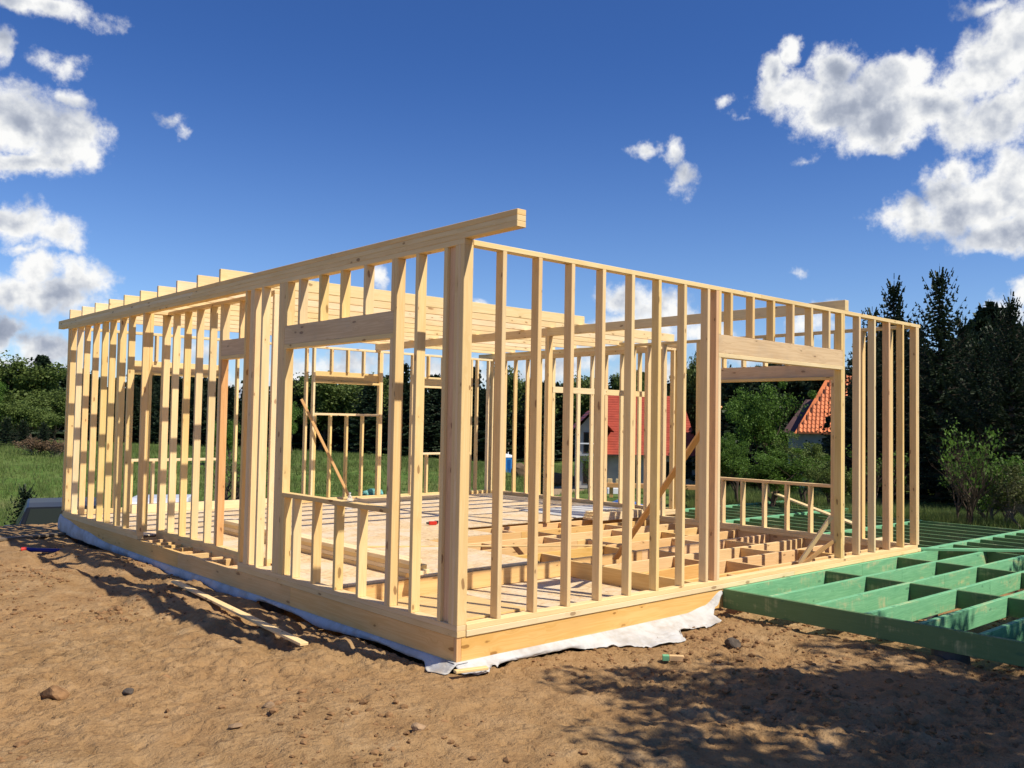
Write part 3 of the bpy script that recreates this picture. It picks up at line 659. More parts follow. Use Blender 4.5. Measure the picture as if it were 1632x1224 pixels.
cloth('ground_membrane', pathL, profL, 'pale bluish geotextile hanging in shade below the left side of the frame', 9)
# ------------------------------------------------------------------ loose things round the frame
plank((-.28, 4.95, G(-.28, 4.95)+.06), (-.60, 1.30, G(-.6, 1.3)+.03), .075, .025, 'pine', 'long fresh plank lying on the soil beside the left wall')
plank((-2.9, 9.3, G(-2.9, 9.3)+.05), (.05, 10.25, G(0, 10.2)+.06), .16, .035, 'old', 'old dark board on the soil by the far end of the left wall')
pp = [(-1.0, 8.70, G(-1, 8.7)+.045), (-.5, 8.62, G(-.5, 8.62)+.055), (.35, 8.46, -.44)]
pp = [(-.97, 8.66, G(-.97, 8.66)+.05), (.10, 8.50, G(.1, 8.5)+.08)]
pr = root('drain_pipe', pp[0], 'dark blue plastic pipe with a red cap poking out from under the frame', 'pipe')
V, Fc = tube(pp, .03, 14); meshobj('pipe_body', V, Fc, 'bluepipe', pr, (0, 0, 0), False)
V, Fc = tube([(-1.03, 8.668, pp[0][2]), (-.965, 8.66, pp[0][2])], .036, 14); meshobj('end_cap', V, Fc, 'red', pr, (0, 0, 0))
bl = root('timber_block', (1.66, -.84, G(1.66, -.84)), 'small pine block with one green painted end on the soil', 'wood block')
zb = G(1.66, -.84)+.03
bar('painted_end', (1.60, -.745, zb), (1.637, -.785, zb), .05, .045, 'green', bl); bar('block_body', (1.6375, -.7855, zb), (1.72, -.875, zb), .05, .045, 'pink', bl)
tag(bar('timber_offcut', (-.14, -.16, G(-.1, -.16)+.055), (.13, -.22, G(.1, -.2)+.055), .05, .022, 'pine'), 'thin pine offcut lying on the white membrane below the corner', 'offcut')
# stack of studs along the left window
nmz = ['bottom', 'second', 'third', 'topmost']
for k in range(4):
    for c2, (xa, wh) in enumerate(((1.17, 'left-hand'), (1.263, 'right-hand'))):
        e = (2.35, 2.15, 2.2, 2.28)[k]+c2*.04
        o = box('stacked_stud', xa+.004*((k*7+c2*3) % 3), xa+.09+.004*((k*7+c2*3) % 3), e, 7.0, -.072+k*.0455, -.072+k*.0455+.045, 'pale' if k % 2 else 'pine')
        tag(o, f'{nmz[k]} {wh} stud of the low stack on the subfloor behind the left window opening', 'stud', 'studs stacked behind the left window opening')
for k in range(2):
    for c2 in range(3):
        o = box('stacked_stud', 5.0+.05*c2, 7.5-.04*k, 9.75+.095*c2, 9.84+.095*c2, -.072+k*.0455, -.0275+k*.0455, 'pine' if c2 else 'pale')
        tag(o, f"{('lower', 'upper')[k]} {('front', 'middle', 'back')[c2]} stud of the flat pile below the high back window", 'stud', 'studs piled below the high back window')
for k in range(2):
    o = box('long_board', 1.0, 4.2-.2*k, 10.15+.05*k, 10.195+.05*k, -.072, .075, 'pale'); tag(o, ('front', 'rear')[k]+' long board standing on edge below the low back-left window', 'board', 'boards on edge along the back wall')
# pile with sawn ends near the interior post
for k in range(3):
    for c2 in range(4):
        xa = 7.0 + .03*k; o = box('stacked_board', xa, xa+1.15-.03*((k+c2) % 3), 4.95+.10*c2, 5.04+.10*c2, -.072+k*.0455, -.0275+k*.0455, 'pale')
        tag(o, f"{('bottom', 'middle', 'top')[k]} board, {('first', 'second', 'third', 'fourth')[c2]} from the front, of the short pile beside the inner post", 'board', 'short boards piled beside the inner post')
sheet_ = box('white_sheet', 7.0, 9.0, 5.5, 7.0, -.07, -.055, 'cloth', None, .002); tag(sheet_, 'white sheet spread on the subfloor behind the short board pile', 'sheet')
tag(bar('lath', (1.95, 4.55, -.062), (4.9, 2.9, -.088), .045, .02, 'pine'), 'long thin lath lying loose across the open floor joists', 'lath')
# water bottle
def lathe(prof, n=18):
    V = []; Fc = []
    for (rr, z) in prof:
        for k in range(n): t = 2*math.pi*k/n; V.append((rr*math.cos(t), rr*math.sin(t), z))
    for i in range(len(prof)-1):
        for k in range(n): k2 = (k+1) % n; Fc.append((i*n+k, i*n+k2, (i+1)*n+k2, (i+1)*n+k))
    return V, Fc
bt = root('water_bottle', (4.41, 8.76, -.072), 'clear plastic bottle standing on the subfloor beyond the left window opening', 'bottle')
V, Fc = lathe([(.0, 0), (.036, .002), (.038, .02), (.036, .11), (.038, .15), (.02, .19), (.012, .20), (.012, .215)]); meshobj('bottle_body', V, Fc, 'clear', bt, bt.location, True); bt.scale = (1.4, 1.4, 1.4)
V, Fc = lathe([(.0, 0), (.014, 0), (.014, .018), (0, .018)]); meshobj('bottle_cap', V, Fc, 'white', bt, Vector(bt.location)+Vector((0, 0, .213)))
dr = root('cordless_drill', (4.3, 6.03, -.073), 'red cordless drill lying on the subfloor', 'drill')
bar('drill_body', (4.22, 6.07, -.04), (4.33, 6.02, -.04), .05, .055, 'red', dr); bar('drill_chuck', (4.185, 6.09, -.04), (4.22, 6.07, -.04), .03, .03, 'black', dr); bar('drill_handle', (4.31, 6.02, -.045), (4.38, 6.09, -.05), .035, .035, 'red', dr); bar('drill_battery', (4.375, 6.085, -.04), (4.42, 6.13, -.04), .06, .045, 'black', dr)
cr = root('crumpled_bag', (6.2, 10.75, -.3), 'teal crumpled plastic bag behind the back wall plate', 'bag')
v_, f_ = rock_unit(33, 4); v_ = v_*np.array([.28, .16, .12]); M['teal'] = plain('teal_plastic', (.12, .36, .36), .5, .5, 12)
link('bag_body', npmesh('bag_body', v_, f_, 'teal', False), cr, (6.2, 10.78, .02)); bar('bag_handle', (5.75, 10.7, .10), (6.05, 10.76, .03), .02, .02, 'black', cr)
# ------------------------------------------------------------------ far things
def at(px, dist, w_=1632):   # point at ground distance along a bearing
    a = math.radians(AZ(px)); return CAM.x+dist*math.cos(a), CAM.y+dist*math.sin(a)
def AZ(px):
    d = f + r2*((px-816)/1431.55); return math.degrees(math.atan2(d.y, d.x))
def part(parent, name, x0, x1, y0, y1, z0, z1, mt, bev=0.0):   # in the local frame of parent
    o = bpy.data.objects.new(name, boxmesh(x1-x0, y1-y0, z1-z0, mt, bev)); COL.objects.link(o); o.parent = parent; o.location = ((x0+x1)/2, (y0+y1)/2, (z0+z1)/2); return o
def pmesh(parent, name, V, Fc, mt, smooth=False):
    me = bpy.data.meshes.new(name); me.from_pydata([tuple(v) for v in V], [], Fc); me.materials.append(M[mt]); me.update()
    if smooth: me.polygons.foreach_set('use_smooth', [True]*len(me.polygons))
    o = bpy.data.objects.new(name, me); COL.objects.link(o); o.parent = parent; return o
# portable toilet
x, y = at(808.5, 86); tz = G(x, y)
pt = empty('portable_toilet', (x, y, tz-.25), 'blue portable toilet with a white roof alone on the far meadow', 'portable toilet', None, R(AZ(808))+R(90)+math.pi+.25)
pt.scale = (.86, .86, .86)
part(pt, 'cabin', -.6, .6, -.6, .6, .1, 1.95, 'toiletblue', .03); part(pt, 'door', -.42, .42, -.64, -.603, .15, 1.85, 'toiletblue', .01); part(pt, 'base', -.65, .65, -.65, .65, 0, .1, 'black')
pmesh(pt, 'roof', [(-.66, -.66, 1.95), (.66, -.66, 1.95), (.66, .66, 1.95), (-.66, .66, 1.95), (-.55, -.55, 2.2), (.55, -.55, 2.2), (.55, .55, 2.2), (-.55, .55, 2.2), (0, 0, 2.34)], [(0, 1, 5, 4), (1, 2, 6, 5), (2, 3, 7, 6), (3, 0, 4, 7), (4, 5, 8), (5, 6, 8), (6, 7, 8), (7, 4, 8), (3, 2, 1, 0)], 'white')
part(pt, 'vent_pipe', .3, .38, .3, .38, 2.1, 2.5, 'white'); part(pt, 'door_handle', -.36, -.28, -.67, -.642, .95, 1.1, 'black')
for k in range(4): part(pt, 'wall_rib', .15-.3*k/3-.04+.2, .19-.3*k/3-.04+.2, -.655, -.641, .3, 1.7, 'bluepipe')
# cars
def car(px, D, label, paint, hgt, rz):
    x, y = at(px, D); z = G(x, y); c = empty('parked_car', (x, y, z), label, 'car', 'cars parked on the grass behind the plot', R(AZ(px))+rz)
    prof = [(-2.1, .35), (-2.1, .85), (-1.95, .98), (-1.75, hgt*.98), (-.2, hgt), (.35, hgt*.97), (1.15, 1.0), (2.0, .85), (2.12, .6), (2.12, .35)]
    def body(pr, hw, nm, m_, top=.80):
        V = []; n = len(pr)
        for sgn in (-1, 1):
            for (a, z_) in pr: V.append((a, sgn*hw*(top if z_ > 1.05 else 1), z_))
        Fc = [tuple(range(n))[::-1], tuple(range(n, 2*n))] + [(i, (i+1) % n, n+(i+1) % n, n+i) for i in range(n)]
        o = pmesh(c, nm, V, Fc, m_); bv = o.modifiers.new('b', 'BEVEL'); bv.width = .05; bv.segments = 2; return o
    body(prof, .88, 'body', paint)
    # windscreen and rear window, side windows
    ws = [(.42, -.62, hgt*.93), (.42, .62, hgt*.93), (1.16, .74, 1.04), (1.16, -.74, 1.04)]
    pmesh(c, 'windscreen', [(a+.03, b, z_+.03) for a, b, z_ in ws], [(0, 1, 2, 3)], 'glass').modifiers.new('s', 'SOLIDIFY').thickness = .01
    pmesh(c, 'rear_window', [(-1.84, -.6, hgt*.92), (-1.84, .6, hgt*.92), (-2.0, .7, 1.04), (-2.0, -.7, 1.04)], [(0, 1, 2, 3)], 'glass').modifiers.new('s', 'SOLIDIFY').thickness = .02
    for sg in (-1, 1):
        for (a, b) in ((-1.65, -.55), (-.45, .45)):
            pmesh(c, 'side_window', [(a, sg*.90, 1.05), (b+(.45 if b > 0 else 0), sg*.90, 1.05), (b, sg*.73, hgt*.92), (a+.1, sg*.73, hgt*.92)], [(0, 1, 2, 3)], 'glass').modifiers.new('s', 'SOLIDIFY').thickness = .02
        part(c, 'wing_mirror', .55, .75, sg*.98-.12, sg*.98+.12, 1.0, 1.18, paint, .03)
        part(c, 'headlight', 2.06, 2.14, sg*.62-.18, sg*.62+.18, .62, .76, 'white', .02)
        for a in (-1.35, 1.35):
            V, Fc = tube([(a, sg*.70, .33), (a, sg*.90, .33)], .33, 20); pmesh(c, 'wheel', V, Fc, 'black')
    part(c, 'bumper', 2.05, 2.2, -.8, .8, .3, .5, 'black', .03)
    return c
car(109, 21.5, 'dark car parked below the left end of the frame, only its roof and windscreen showing', 'carblack', 1.55, math.pi+.02)
car(258, 24, 'white car on the grass seen through the studs of the back left window', 'carwhite', 1.78, math.pi-.1)
# red-roof house
x, y = at(1030, 71); z = G(x, y)
hz = empty('house', (x, y, z), 'white house with a steep red tiled roof beyond the meadow', 'house', None, R(AZ(1030))-R(90)+.12)
def gable(parent, nm, x0, x1, y0, y1, ze, zr, mt, along='x', ov=.5, rows=9, hip=0):
    # tiled roof built of stepped courses so tiles cast small shadows
    V = []; Fc = []
    th = .06
    for side in (0, 1):
        for i in range(rows):
            t0 = i/rows; t1 = (i+1)/rows
            if along == 'x':
                ym = (y0+y1)/2; ya = (y0-ov) if side == 0 else (y1+ov)
                p0 = (ya+(ym-ya)*t0, ze+(zr-ze)*t0); p1 = (ya+(ym-ya)*t1, ze+(zr-ze)*t1)
                xa0, xb0 = x0-ov+hip*t0, x1+ov-hip*t0; xa1, xb1 = x0-ov+hip*t1, x1+ov-hip*t1
                q = [(xa0, p0[0], p0[1]+th), (xb0, p0[0], p0[1]+th), (xb1, p1[0], p1[1]+.03), (xa1, p1[0], p1[1]+.03), (xa0, p0[0], p0[1]-.02), (xb0, p0[0], p0[1]-.02)]
            else:
                xm = (x0+x1)/2; xa = (x0-ov) if side == 0 else (x1+ov)
                p0 = (xa+(xm-xa)*t0, ze+(zr-ze)*t0); p1 = (xa+(xm-xa)*t1, ze+(zr-ze)*t1)
                q = [(p0[0], y0-ov, p0[1]+th), (p0[0], y1+ov, p0[1]+th), (p1[0], y1+ov, p1[1]+.03), (p1[0], y0-ov, p1[1]+.03), (p0[0], y0-ov, p0[1]-.02), (p0[0], y1+ov, p0[1]-.02)]
            b = len(V); V += q; Fc += [(b, b+1, b+2, b+3), (b, b+4, b+5, b+1)]
    if hip:
        for sx, xe in ((1, x0-ov), (-1, x1+ov)):
            b = len(V); V += [(xe, y0-ov, ze+th), (xe, y1+ov, ze+th), (xe+sx*hip, (y0+y1)/2, zr+.03)]; Fc.append((b, b+1, b+2))
    return pmesh(parent, nm, V, Fc, mt)
def pent(parent, nm, x0, x1, y, dpt, z0, ze, zr, mt):   # gable-end wall prism facing -y
    xm = (x0+x1)/2; P_ = [(x0, z0), (x1, z0), (x1, ze), (xm, zr), (x0, ze)]
    V = [(a, y, b) for a, b in P_]+[(a, y+dpt, b) for a, b in P_]; n = 5
    return pmesh(parent, nm, V, [tuple(range(n)), tuple(range(2*n-1, n-1, -1))]+[(i, n+i, n+(i+1) % n, (i+1) % n) for i in range(n)], mt)
part(hz, 'wall', -3.2, 4.0, 0, 7.2, 0, 2.75, 'wallw'); gable(hz, 'roof', -3.6, 3.7, -.1, 7.3, 2.55, 7.3, 'redroof', 'x', .5, 24, hip=.9)
pent(hz, 'wing_wall', -5.3, -3.2, -1.2, 6, 0, 4.6, 5.8, 'wallw')
gable(hz, 'wing_roof', -5.4, -3.1, -1.6, 5, 4.35, 6.0, 'redroof', 'y', .45, 7)
for (xa, xb, za, zb) in ((-4.9, -3.5, 2.7, 4.3), (-4.9, -3.5, .4, 2.1)):
    fr = part(hz, 'window', xa, xb, -1.26, -1.205, za, zb, 'dark'); fr2 = bpy.data.objects.new('pane', boxmesh(xb-xa-.2, .03, zb-za-.2, 'glass', 0)); COL.objects.link(fr2); fr2.parent = fr; fr2.location = (0, -.03, 0)
part(hz, 'balcony_rail', -5.2, -3.3, -1.9, -1.85, 3.4, 3.5, 'white'); part(hz, 'balcony_floor', -5.2, -3.3, -1.9, -1.2, 2.5, 2.62, 'wallg')
for (xa, xb, za, zb) in ((-1.5, -.5, .1, 2.2), (.9, 2.0, .9, 2.1), (2.6, 3.6, .9, 2.1)):
    fr = part(hz, 'window', xa, xb, -.06, .0, za, zb, 'dark'); fr2 = bpy.data.objects.new('pane', boxmesh(xb-xa-.2, .03, zb-za-.2, 'glass', 0)); COL.objects.link(fr2); fr2.parent = fr; fr2.location = (0, -.035, 0)
part(hz, 'gutter', -4.1, 4.3, -.75, -.62, 2.5, 2.62, 'dark')
for k in range(9): o = part(hz, 'ladder_rung', .55, .95, 0, .05, 0, .05, 'white'); o.location = (.75, .35+.28*k, 3.55+.365*k)
part(hz, 'chimney', 1.6, 2.1, 3.4, 4.0, 6.6, 8.0, 'wallg')
# orange roof house
x, y = at(1318, 62); z = G(x, y)
h2 = empty('house', (x, y, z), 'house with an orange pantile roof half hidden by trees at right', 'house', None, R(AZ(1318))-R(90)-.05)
zo = 1.3-z
part(h2, 'wall', -1.5, 9, 0, 7, 0, zo, 'wallg'); part(h2, 'annex_wall', -2.6, -1.6, 2, 6, 0, zo+.2, 'wallg')
def tiles(parent, nm, nx_, nz_, mt, hipk):
    # pantile courses: wavy ribs and stepped rows
    V = []; Fc = []; cw = .25; rl = .36; sl_ = (4.2)/(nz_*rl)
    for j in range(nz_):
        for i in range(nx_):
            xa = -2.0+i*cw; t0 = j*rl; t1 = t0+rl+.03; off = hipk*(j+.5)*rl*.41
            if xa < -2.0+off: continue
            def pnt(xx, t, hh): return (xx, -.5+t*.70, zo-.1+t*.72+hh)
            b = len(V)
            V += [pnt(xa, t0, .03), pnt(xa+.10, t0, .13), pnt(xa+.21, t0, .05), pnt(xa+cw, t0, .03), pnt(xa, t1, -.01), pnt(xa+.10, t1, .08), pnt(xa+.21, t1, .0), pnt(xa+cw, t1, -.01), pnt(xa, t0, -.06), pnt(xa+cw, t0, -.06)]
            Fc += [(b, b+1, b+5, b+4), (b+1, b+2, b+6, b+5), (b+2, b+3, b+7, b+6), (b, b+8, b+9, b+3, b+2, b+1)]
    o = pmesh(parent, nm, V, Fc, mt); return tag(o, None, None, None, 'stuff')
tiles(h2, 'roof_tiles', 44, 15, 'orange', 1.0)
pmesh(h2, 'roof_back', [(-2, -.45, zo-.15), (9, -.45, zo-.15), (9, 3.4, zo+3.7), (-.2, 3.4, zo+3.7), (9, 7.4, zo-.15), (-2, 7.4, zo-.15)], [(0, 1, 2, 3), (3, 2, 4, 5), (0, 3, 5)], 'orange')
pmesh(h2, 'annex_roof', [(-2.9, 1.2, zo-.1), (-.6, 1.2, zo-.1), (.3, 4, zo+2.2), (-1.6, 4, zo+2.2), (-2.9, 7, zo-.1), (-.6, 7, zo-.1)], [(0, 1, 2, 3), (3, 2, 5, 4), (0, 3, 4), (1, 5, 2)], 'brownroof')
# sawhorse workbench, tarp, crates, tank
x, y = at(1040, 24); gz = G(x, y); az0 = R(AZ(1040)-90)
wb = empty('workbench', (x, y, gz), 'rough timber workbench rail on posts seen through the studs', 'workbench', None, az0)
hb_ = 1.6-(770-676)/1431.*24-gz
part(wb, 'bench_top', -1.2, 1.6, -.1, .1, hb_-.12, hb_, 'pink', .005)
for xx in (-1.05, .2, 1.4): part(wb, 'leg', xx-.05, xx+.05, -.05, .05, 0, hb_-.12, 'pink', .005)
for k in range(3): part(wb, 'offcut_block', -1.15+.22*k, -1.03+.22*k, -.08, .06, hb_, hb_+.11, 'pine', .004)
x, y = at(1000, 20); v_, f_ = rock_unit(41, 4)
tp = link('tarpaulin', npmesh('tarpaulin', v_*np.array([.55, .4, .22]), f_, 'tarp', False), None, (x, y, -.28)); tag(tp, 'blue crumpled tarpaulin over a heap just behind the far right wall', 'tarpaulin')
x, y = at(977, 45); tk = empty('storage_tank', (x, y, G(x, y)), 'light grey box tank standing in front of the red-roofed house', 'tank', None, R(AZ(977)-90)+.2)
part(tk, 'tank_body', -.25, .75, 0, 1.0, .1, 1.2, 'white', .05); part(tk, 'tank_base', -.3, .8, -.05, 1.05, 0, .1, 'dark'); part(tk, 'lid', .1, .45, .3, .65, 1.2, 1.27, 'wallg', .02)
x, y = at(1096, 40); v_, f_ = rock_unit(52, 4)
o = link('rubble_heap', npmesh('rubble_heap', v_*np.array([1.4, 1, .7]), f_, 'white', False), None, (x, y, G(x, y)+.3)); tag(o, 'pale heap of white bags beside the red-roofed house', 'heap')
x, y = at(833, 80); v_, f_ = rock_unit(53, 4)
o = link('log_pile', npmesh('log_pile', v_*np.array([1.0, .8, .8]), f_, 'old', False), None, (x, y, G(x, y)+.5)); tag(o, 'brown heap of logs on the meadow right of the portable toilet', 'heap')
x, y = at(888, 75); v_, f_ = rock_unit(54, 4)
o = link('soil_heap', npmesh('soil_heap', v_*np.array([2.2, 1.5, .7]), f_, 'clod', False), None, (x, y, G(x, y)+.2)); tag(o, 'low brown soil heap with pale boulders left of the red-roofed house', 'heap')
#TREES#
# ------------------------------------------------------------------ trees
def quads(C, A, B):      # centres, half axes -> quads
    n = len(C); co = np.stack([C-A-B, C+A-B, C+A+B, C-A+B], 1).reshape(-1, 3); return co, np.arange(n*4).reshape(-1, 4)
def rot_pts(v, a): c, s = np.cos(a), np.sin(a); return np.stack([v[:, 0]*c-v[:, 1]*s, v[:, 0]*s+v[:, 1]*c, v[:, 2]], -1)
def spruce(h, rad, seed, dens=1.0, lev=.24, tw=.34, low=.06, wq=1.0):
    nr = np.random.RandomState(seed); C = []; A = []; B = []; TV = []; TF = []
    def addt(V, Fc):
        o = len(TV); TV.extend([tuple(v) for v in V]); TF.extend([tuple(i+o for i in q) for q in Fc])
    addt(*tube([(0, 0, -.3), (0, 0, h*.5), (0, 0, h)], [h*.018+.02, h*.011, .008], 7))
    z = h*low
    while z < h*.985:
        t = z/h; L = rad*((1-t)**.86)*(.8+.4*nr.rand())+.16; nb = int(5+3*(1-t)) if t < .82 else 4
        ph = nr.rand()*6.28
        for b in range(nb):
            a = ph+6.283*b/nb+nr.uniform(-.25, .25); Lb = L*nr.uniform(.72, 1.12)
            up = .12+1.15*t**3+nr.uniform(-.10, .10); n = max(4, int(Lb/.11*dens)); s = np.linspace(.08, 1, n)
            px = Lb*s; pz = z+nr.uniform(-.06, .06)+Lb*(up*s - (.42-.42*t)*s*s + (.20+.25*t)*s**4)
            ca, sa = math.cos(a), math.sin(a)
            if Lb > .25: addt(*tube([(0, 0, pz[0]), (ca*px[n//2], sa*px[n//2], pz[n//2]), (ca*px[-1], sa*px[-1], pz[-1])], [.014, .008, .003], 3, False))
            for side in (-1, 1, 0):
                tl = tw*(1.08-.75*s)*(.7+.5*nr.rand(n))*min(1, .30+Lb/rad*.9) if side else np.full(n, .07)
                ang = a+side*(.95+nr.uniform(-.2, .2, n)); d = np.stack([np.cos(ang), np.sin(ang), np.full(n, -.12)+nr.uniform(-.25, .15, n)], -1)
                if side == 0: d = np.stack([np.full(n, ca), np.full(n, sa), np.gradient(pz, px)], -1)
                base = np.stack([ca*px, sa*px, pz], -1)
                c = base+d*tl[:, None]*.5; ax = d*tl[:, None]*.5
                for tilt in (0, 1):
                    w_ = (.026+.016*nr.rand(n))*wq
                    if tilt: bb = np.cross(d, [0, 0, 1.0])
                    else: bb = np.tile([0, 0, 1.0], (n, 1))+nr.uniform(-.3, .3, (n, 3))
                    bb = bb/np.linalg.norm(bb, axis=1)[:, None]*w_[:, None]
                    C.append(c+np.array([0, 0, -.02])); A.append(ax); B.append(bb)
        z += lev*(.65+.5*(1-t))*nr.uniform(.8, 1.2)
    for k in range(8):
        zz_ = h*(1.045-.012*k); C.append(np.array([[0, 0, zz_]])); A.append(np.array([[0, 0, .07]])); B.append(np.array([[.014*math.cos(k), .014*math.sin(k), 0]]))
    co, fc = quads(np.concatenate(C), np.concatenate(A), np.concatenate(B))
    return (np.array(TV), TF), (co, fc)
def decid(h, wr, seed, nleaf=9000, ls=.06, base=.2, clumps=70, multi=1, flat=1.0, gap=.0):
    nr = np.random.RandomState(seed); TV = []; TF = []; tips = []
    def addt(V, Fc):
        o = len(TV); TV.extend([tuple(v) for v in V]); TF.extend([tuple(i+o for i in q) for q in Fc])
    def limb(p, d, L, r_, lv):
        pts = [p]; q = Vector(p); dd = Vector(d).normalized(); n = 4
        for i in range(n):
            dd = (dd+Vector((nr.uniform(-.22, .22), nr.uniform(-.22, .22), nr.uniform(-.05, .2)))).normalized(); q = q+dd*L/n; pts.append(tuple(q))
        addt(*tube(pts, [r_*(1-.62*i/n) for i in range(n+1)], 6 if lv < 2 else 4, False))
        if lv >= 3: tips.append(pts[-1]); tips.append(pts[2]); return
        for i in range(2, n+1):
            for k in range(2 if lv < 2 else 1):
                a = nr.rand()*6.28; e = nr.uniform(.5, 1.0)
                nd = (dd*.8+Vector((math.cos(a)*e, math.sin(a)*e, nr.uniform(.0, .5)))).normalized(); limb(pts[i], nd, L*nr.uniform(.5, .72), r_*(1-.62*i/n)*.62, lv+1)
    for k in range(multi):
        a = 6.28*k/multi+nr.rand(); sp = .0 if multi == 1 else .35
        limb((math.cos(a)*sp*.3, math.sin(a)*sp*.3, -.2), (math.cos(a)*sp, math.sin(a)*sp, 1), h*.48, h*.022+.01, 0)
    tips = np.array(tips)
    # fit to wanted size
    zmax = tips[:, 2].max(); rm = np.percentile(np.hypot(tips[:, 0], tips[:, 1]), 92)
    sxy = wr/rm*.92; sz_ = h/zmax*.97
    TVa = np.array(TV)*[sxy, sxy, sz_]; tips = tips*[sxy, sxy, sz_]
    fr = np.clip(TVa[:, 2]/(.3*h), 0, 1); TVa[:, :2] = TVa[:, :2]*(1)
    idx = nr.choice(len(tips), clumps, replace=len(tips) < clumps); cen = tips[idx]; cen = cen[cen[:, 2] > base*h] if base > 0 else cen
    k = nr.randint(len(cen), size=nleaf); sc = (wr*.19*(.5+.9*nr.rand(len(cen))))
    g_ = nr.normal(size=(nleaf, 3)); g_ /= np.linalg.norm(g_, axis=1)[:, None]; g_ *= nr.rand(nleaf)[:, None]**.45*1.25
    C = cen[k]+g_*sc[k][:, None]*[1, 1, .8*flat]
    d = nr.normal(size=(nleaf, 3)); d /= np.linalg.norm(d, axis=1)[:, None]; e = np.cross(d, nr.normal(size=(nleaf, 3))); e /= np.linalg.norm(e, axis=1)[:, None]
    s_l = ls*(.6+.8*nr.rand(nleaf))
    co, fc = quads(C, d*s_l[:, None]*.62, e*s_l[:, None]*.42)
    return (TVa, TF), (co, fc)
def treemeshes(nm, parts, bark, leaf):
    (TV, TF), (co, fc) = parts
    me = bpy.data.meshes.new(nm+'_trunk'); me.from_pydata([tuple(v) for v in TV], [], TF); me.materials.append(M[bark]); me.update()
    return me, npmesh(nm+'_crown', co, fc, leaf, False)
def tree(name, protos, k, x, y, s, rz, label, cat, group=None, sink=0, sxy=1):
    o = empty(name, (x, y, G(x, y)-sink), label, cat, group, rz); o.scale = (s*sxy, s*sxy, s)
    for nm, me in zip(('trunk', 'crown'), protos[k]):
        c = bpy.data.objects.new(nm, me); COL.objects.link(c); c.parent = o
    return o
SP = [treemeshes('spruce', spruce(9, 2.3, 3, .9), 'bark', 'needle'), treemeshes('spruce', spruce(9, 2.0, 7, .9, .26), 'bark', 'needle'), treemeshes('spruce', spruce(9, 2.6, 12, .8, .27, .42), 'bark', 'needle2')]
SPF = [treemeshes('spruce', spruce(9, 1.9, 21, .55, .36, .6, .06, 2.6), 'bark', 'needle'), treemeshes('spruce', spruce(9, 2.3, 22, .5, .38, .7, .06, 2.6), 'bark', 'needle2')]
DC = [treemeshes('broadleaf', decid(7, 2.6, 4, 16000, .075, .12, 110), 'bark', 'leafb'), treemeshes('broadleaf', decid(7, 2.3, 9, 13000, .07, .1, 90, 2), 'bark', 'leaf'), treemeshes('broadleaf', decid(7, 3.4, 14, 15000, .13, .08, 120), 'bark', 'leaf')]
BU = [treemeshes('bush', decid(3, 1.4, 31, 800, .055, .05, 60, 4), 'bark', 'leafb'), treemeshes('bush', decid(3, 1.5, 36, 5200, .06, .0, 80, 5), 'barkg', 'leafb'), treemeshes('bush', decid(3, 1.4, 38, 3500, .06, .0, 60, 5), 'barkg', 'leafy')]
SPB = [treemeshes('small_spruce', spruce(4, 1.3, 41, .8, .2, .3, .02), 'bark', 'needle2')]
def S2D(px, ytop, D):   # height so that the top reaches the pixel row
    hor = 657.5+(px/1632)*28.6; x, y = at(px, D); return (1.6+(hor-ytop)/1431.55*D*math.cos(R(AZ(px)-48.26))*1.0) - G(x, y)
def put(name, protos, k, px, ytop, D, h0, label, cat, group=None, rz=None, sxy=1):
    x, y = at(px, D); h = S2D(px, ytop, D); return tree(name, protos, k, x, y, h/h0, rng.uniform(0, 6.3) if rz is None else rz, label, cat, group, 0, sxy)
gR = 'tall spruces behind the deck at right'
put('spruce_tree', SP, 0, 1498, 438, 27, 9, 'tall pointed spruce, the one reaching highest just right of the frame', 'spruce', gR, sxy=1.05)
put('spruce_tree', SP, 1, 1425, 452, 30, 9, 'tall dark spruce whose tip shows above the right end of the top plate', 'spruce', gR, sxy=1.15)
put('spruce_tree', SP, 2, 1390, 500, 28, 9, 'shorter spruce left of the one above the top plate end', 'spruce', gR)
put('spruce_tree', SP, 1, 1612, 478, 24, 9, 'slender spruce with an open top at the right edge of the photo', 'spruce', gR)
put('spruce_tree', SP, 2, 1560, 548, 25, 9, 'lower dark spruce filling the gap between the two highest ones', 'spruce', gR, sxy=1.3)
put('spruce_tree', SP, 0, 1462, 520, 33, 9, 'dark spruce half hidden behind the end stud of the right wall', 'spruce', gR, sxy=1.2)
put('spruce_tree', SP, 0, 1655, 500, 27, 9, 'spruce cut by the right edge of the photo', 'spruce', gR, sxy=1.3)
put('spruce_tree', SP, 2, 1372, 560, 34, 9, 'dark spruce seen between the single studs right of the wide opening', 'spruce', gR, sxy=1.3)
put('spruce_tree', SP, 1, 1590, 590, 29, 9, 'broad low spruce in the dark part of the wood at right', 'spruce', gR, sxy=1.6)
put('spruce_tree', SP, 2, 1520, 600, 30, 9, 'broad spruce low down behind the bare bush at right', 'spruce', gR, sxy=1.7)
put('spruce_tree', SP, 1, 1430, 600, 36, 9, 'dark spruce low between the studs at the right end of the wall', 'spruce', gR, sxy=1.7)
put('spruce_tree', SP, 0, 1640, 620, 31, 9, 'spruce deep in the wood at the right edge', 'spruce', gR, sxy=1.7)
put('spruce_tree', SP, 2, 1604, 500, 28, 9, 'wide spruce filling the skyline close to the right edge', 'spruce', gR, sxy=1.25)
put('spruce_tree', SP, 0, 1578, 525, 31, 9, 'spruce behind the gap right of the highest spruce', 'spruce', gR, sxy=1.3)
put('spruce_tree', SP, 1, 1535, 515, 33, 9, 'spruce just right of the highest one, its tip lower', 'spruce', gR, sxy=1.2)
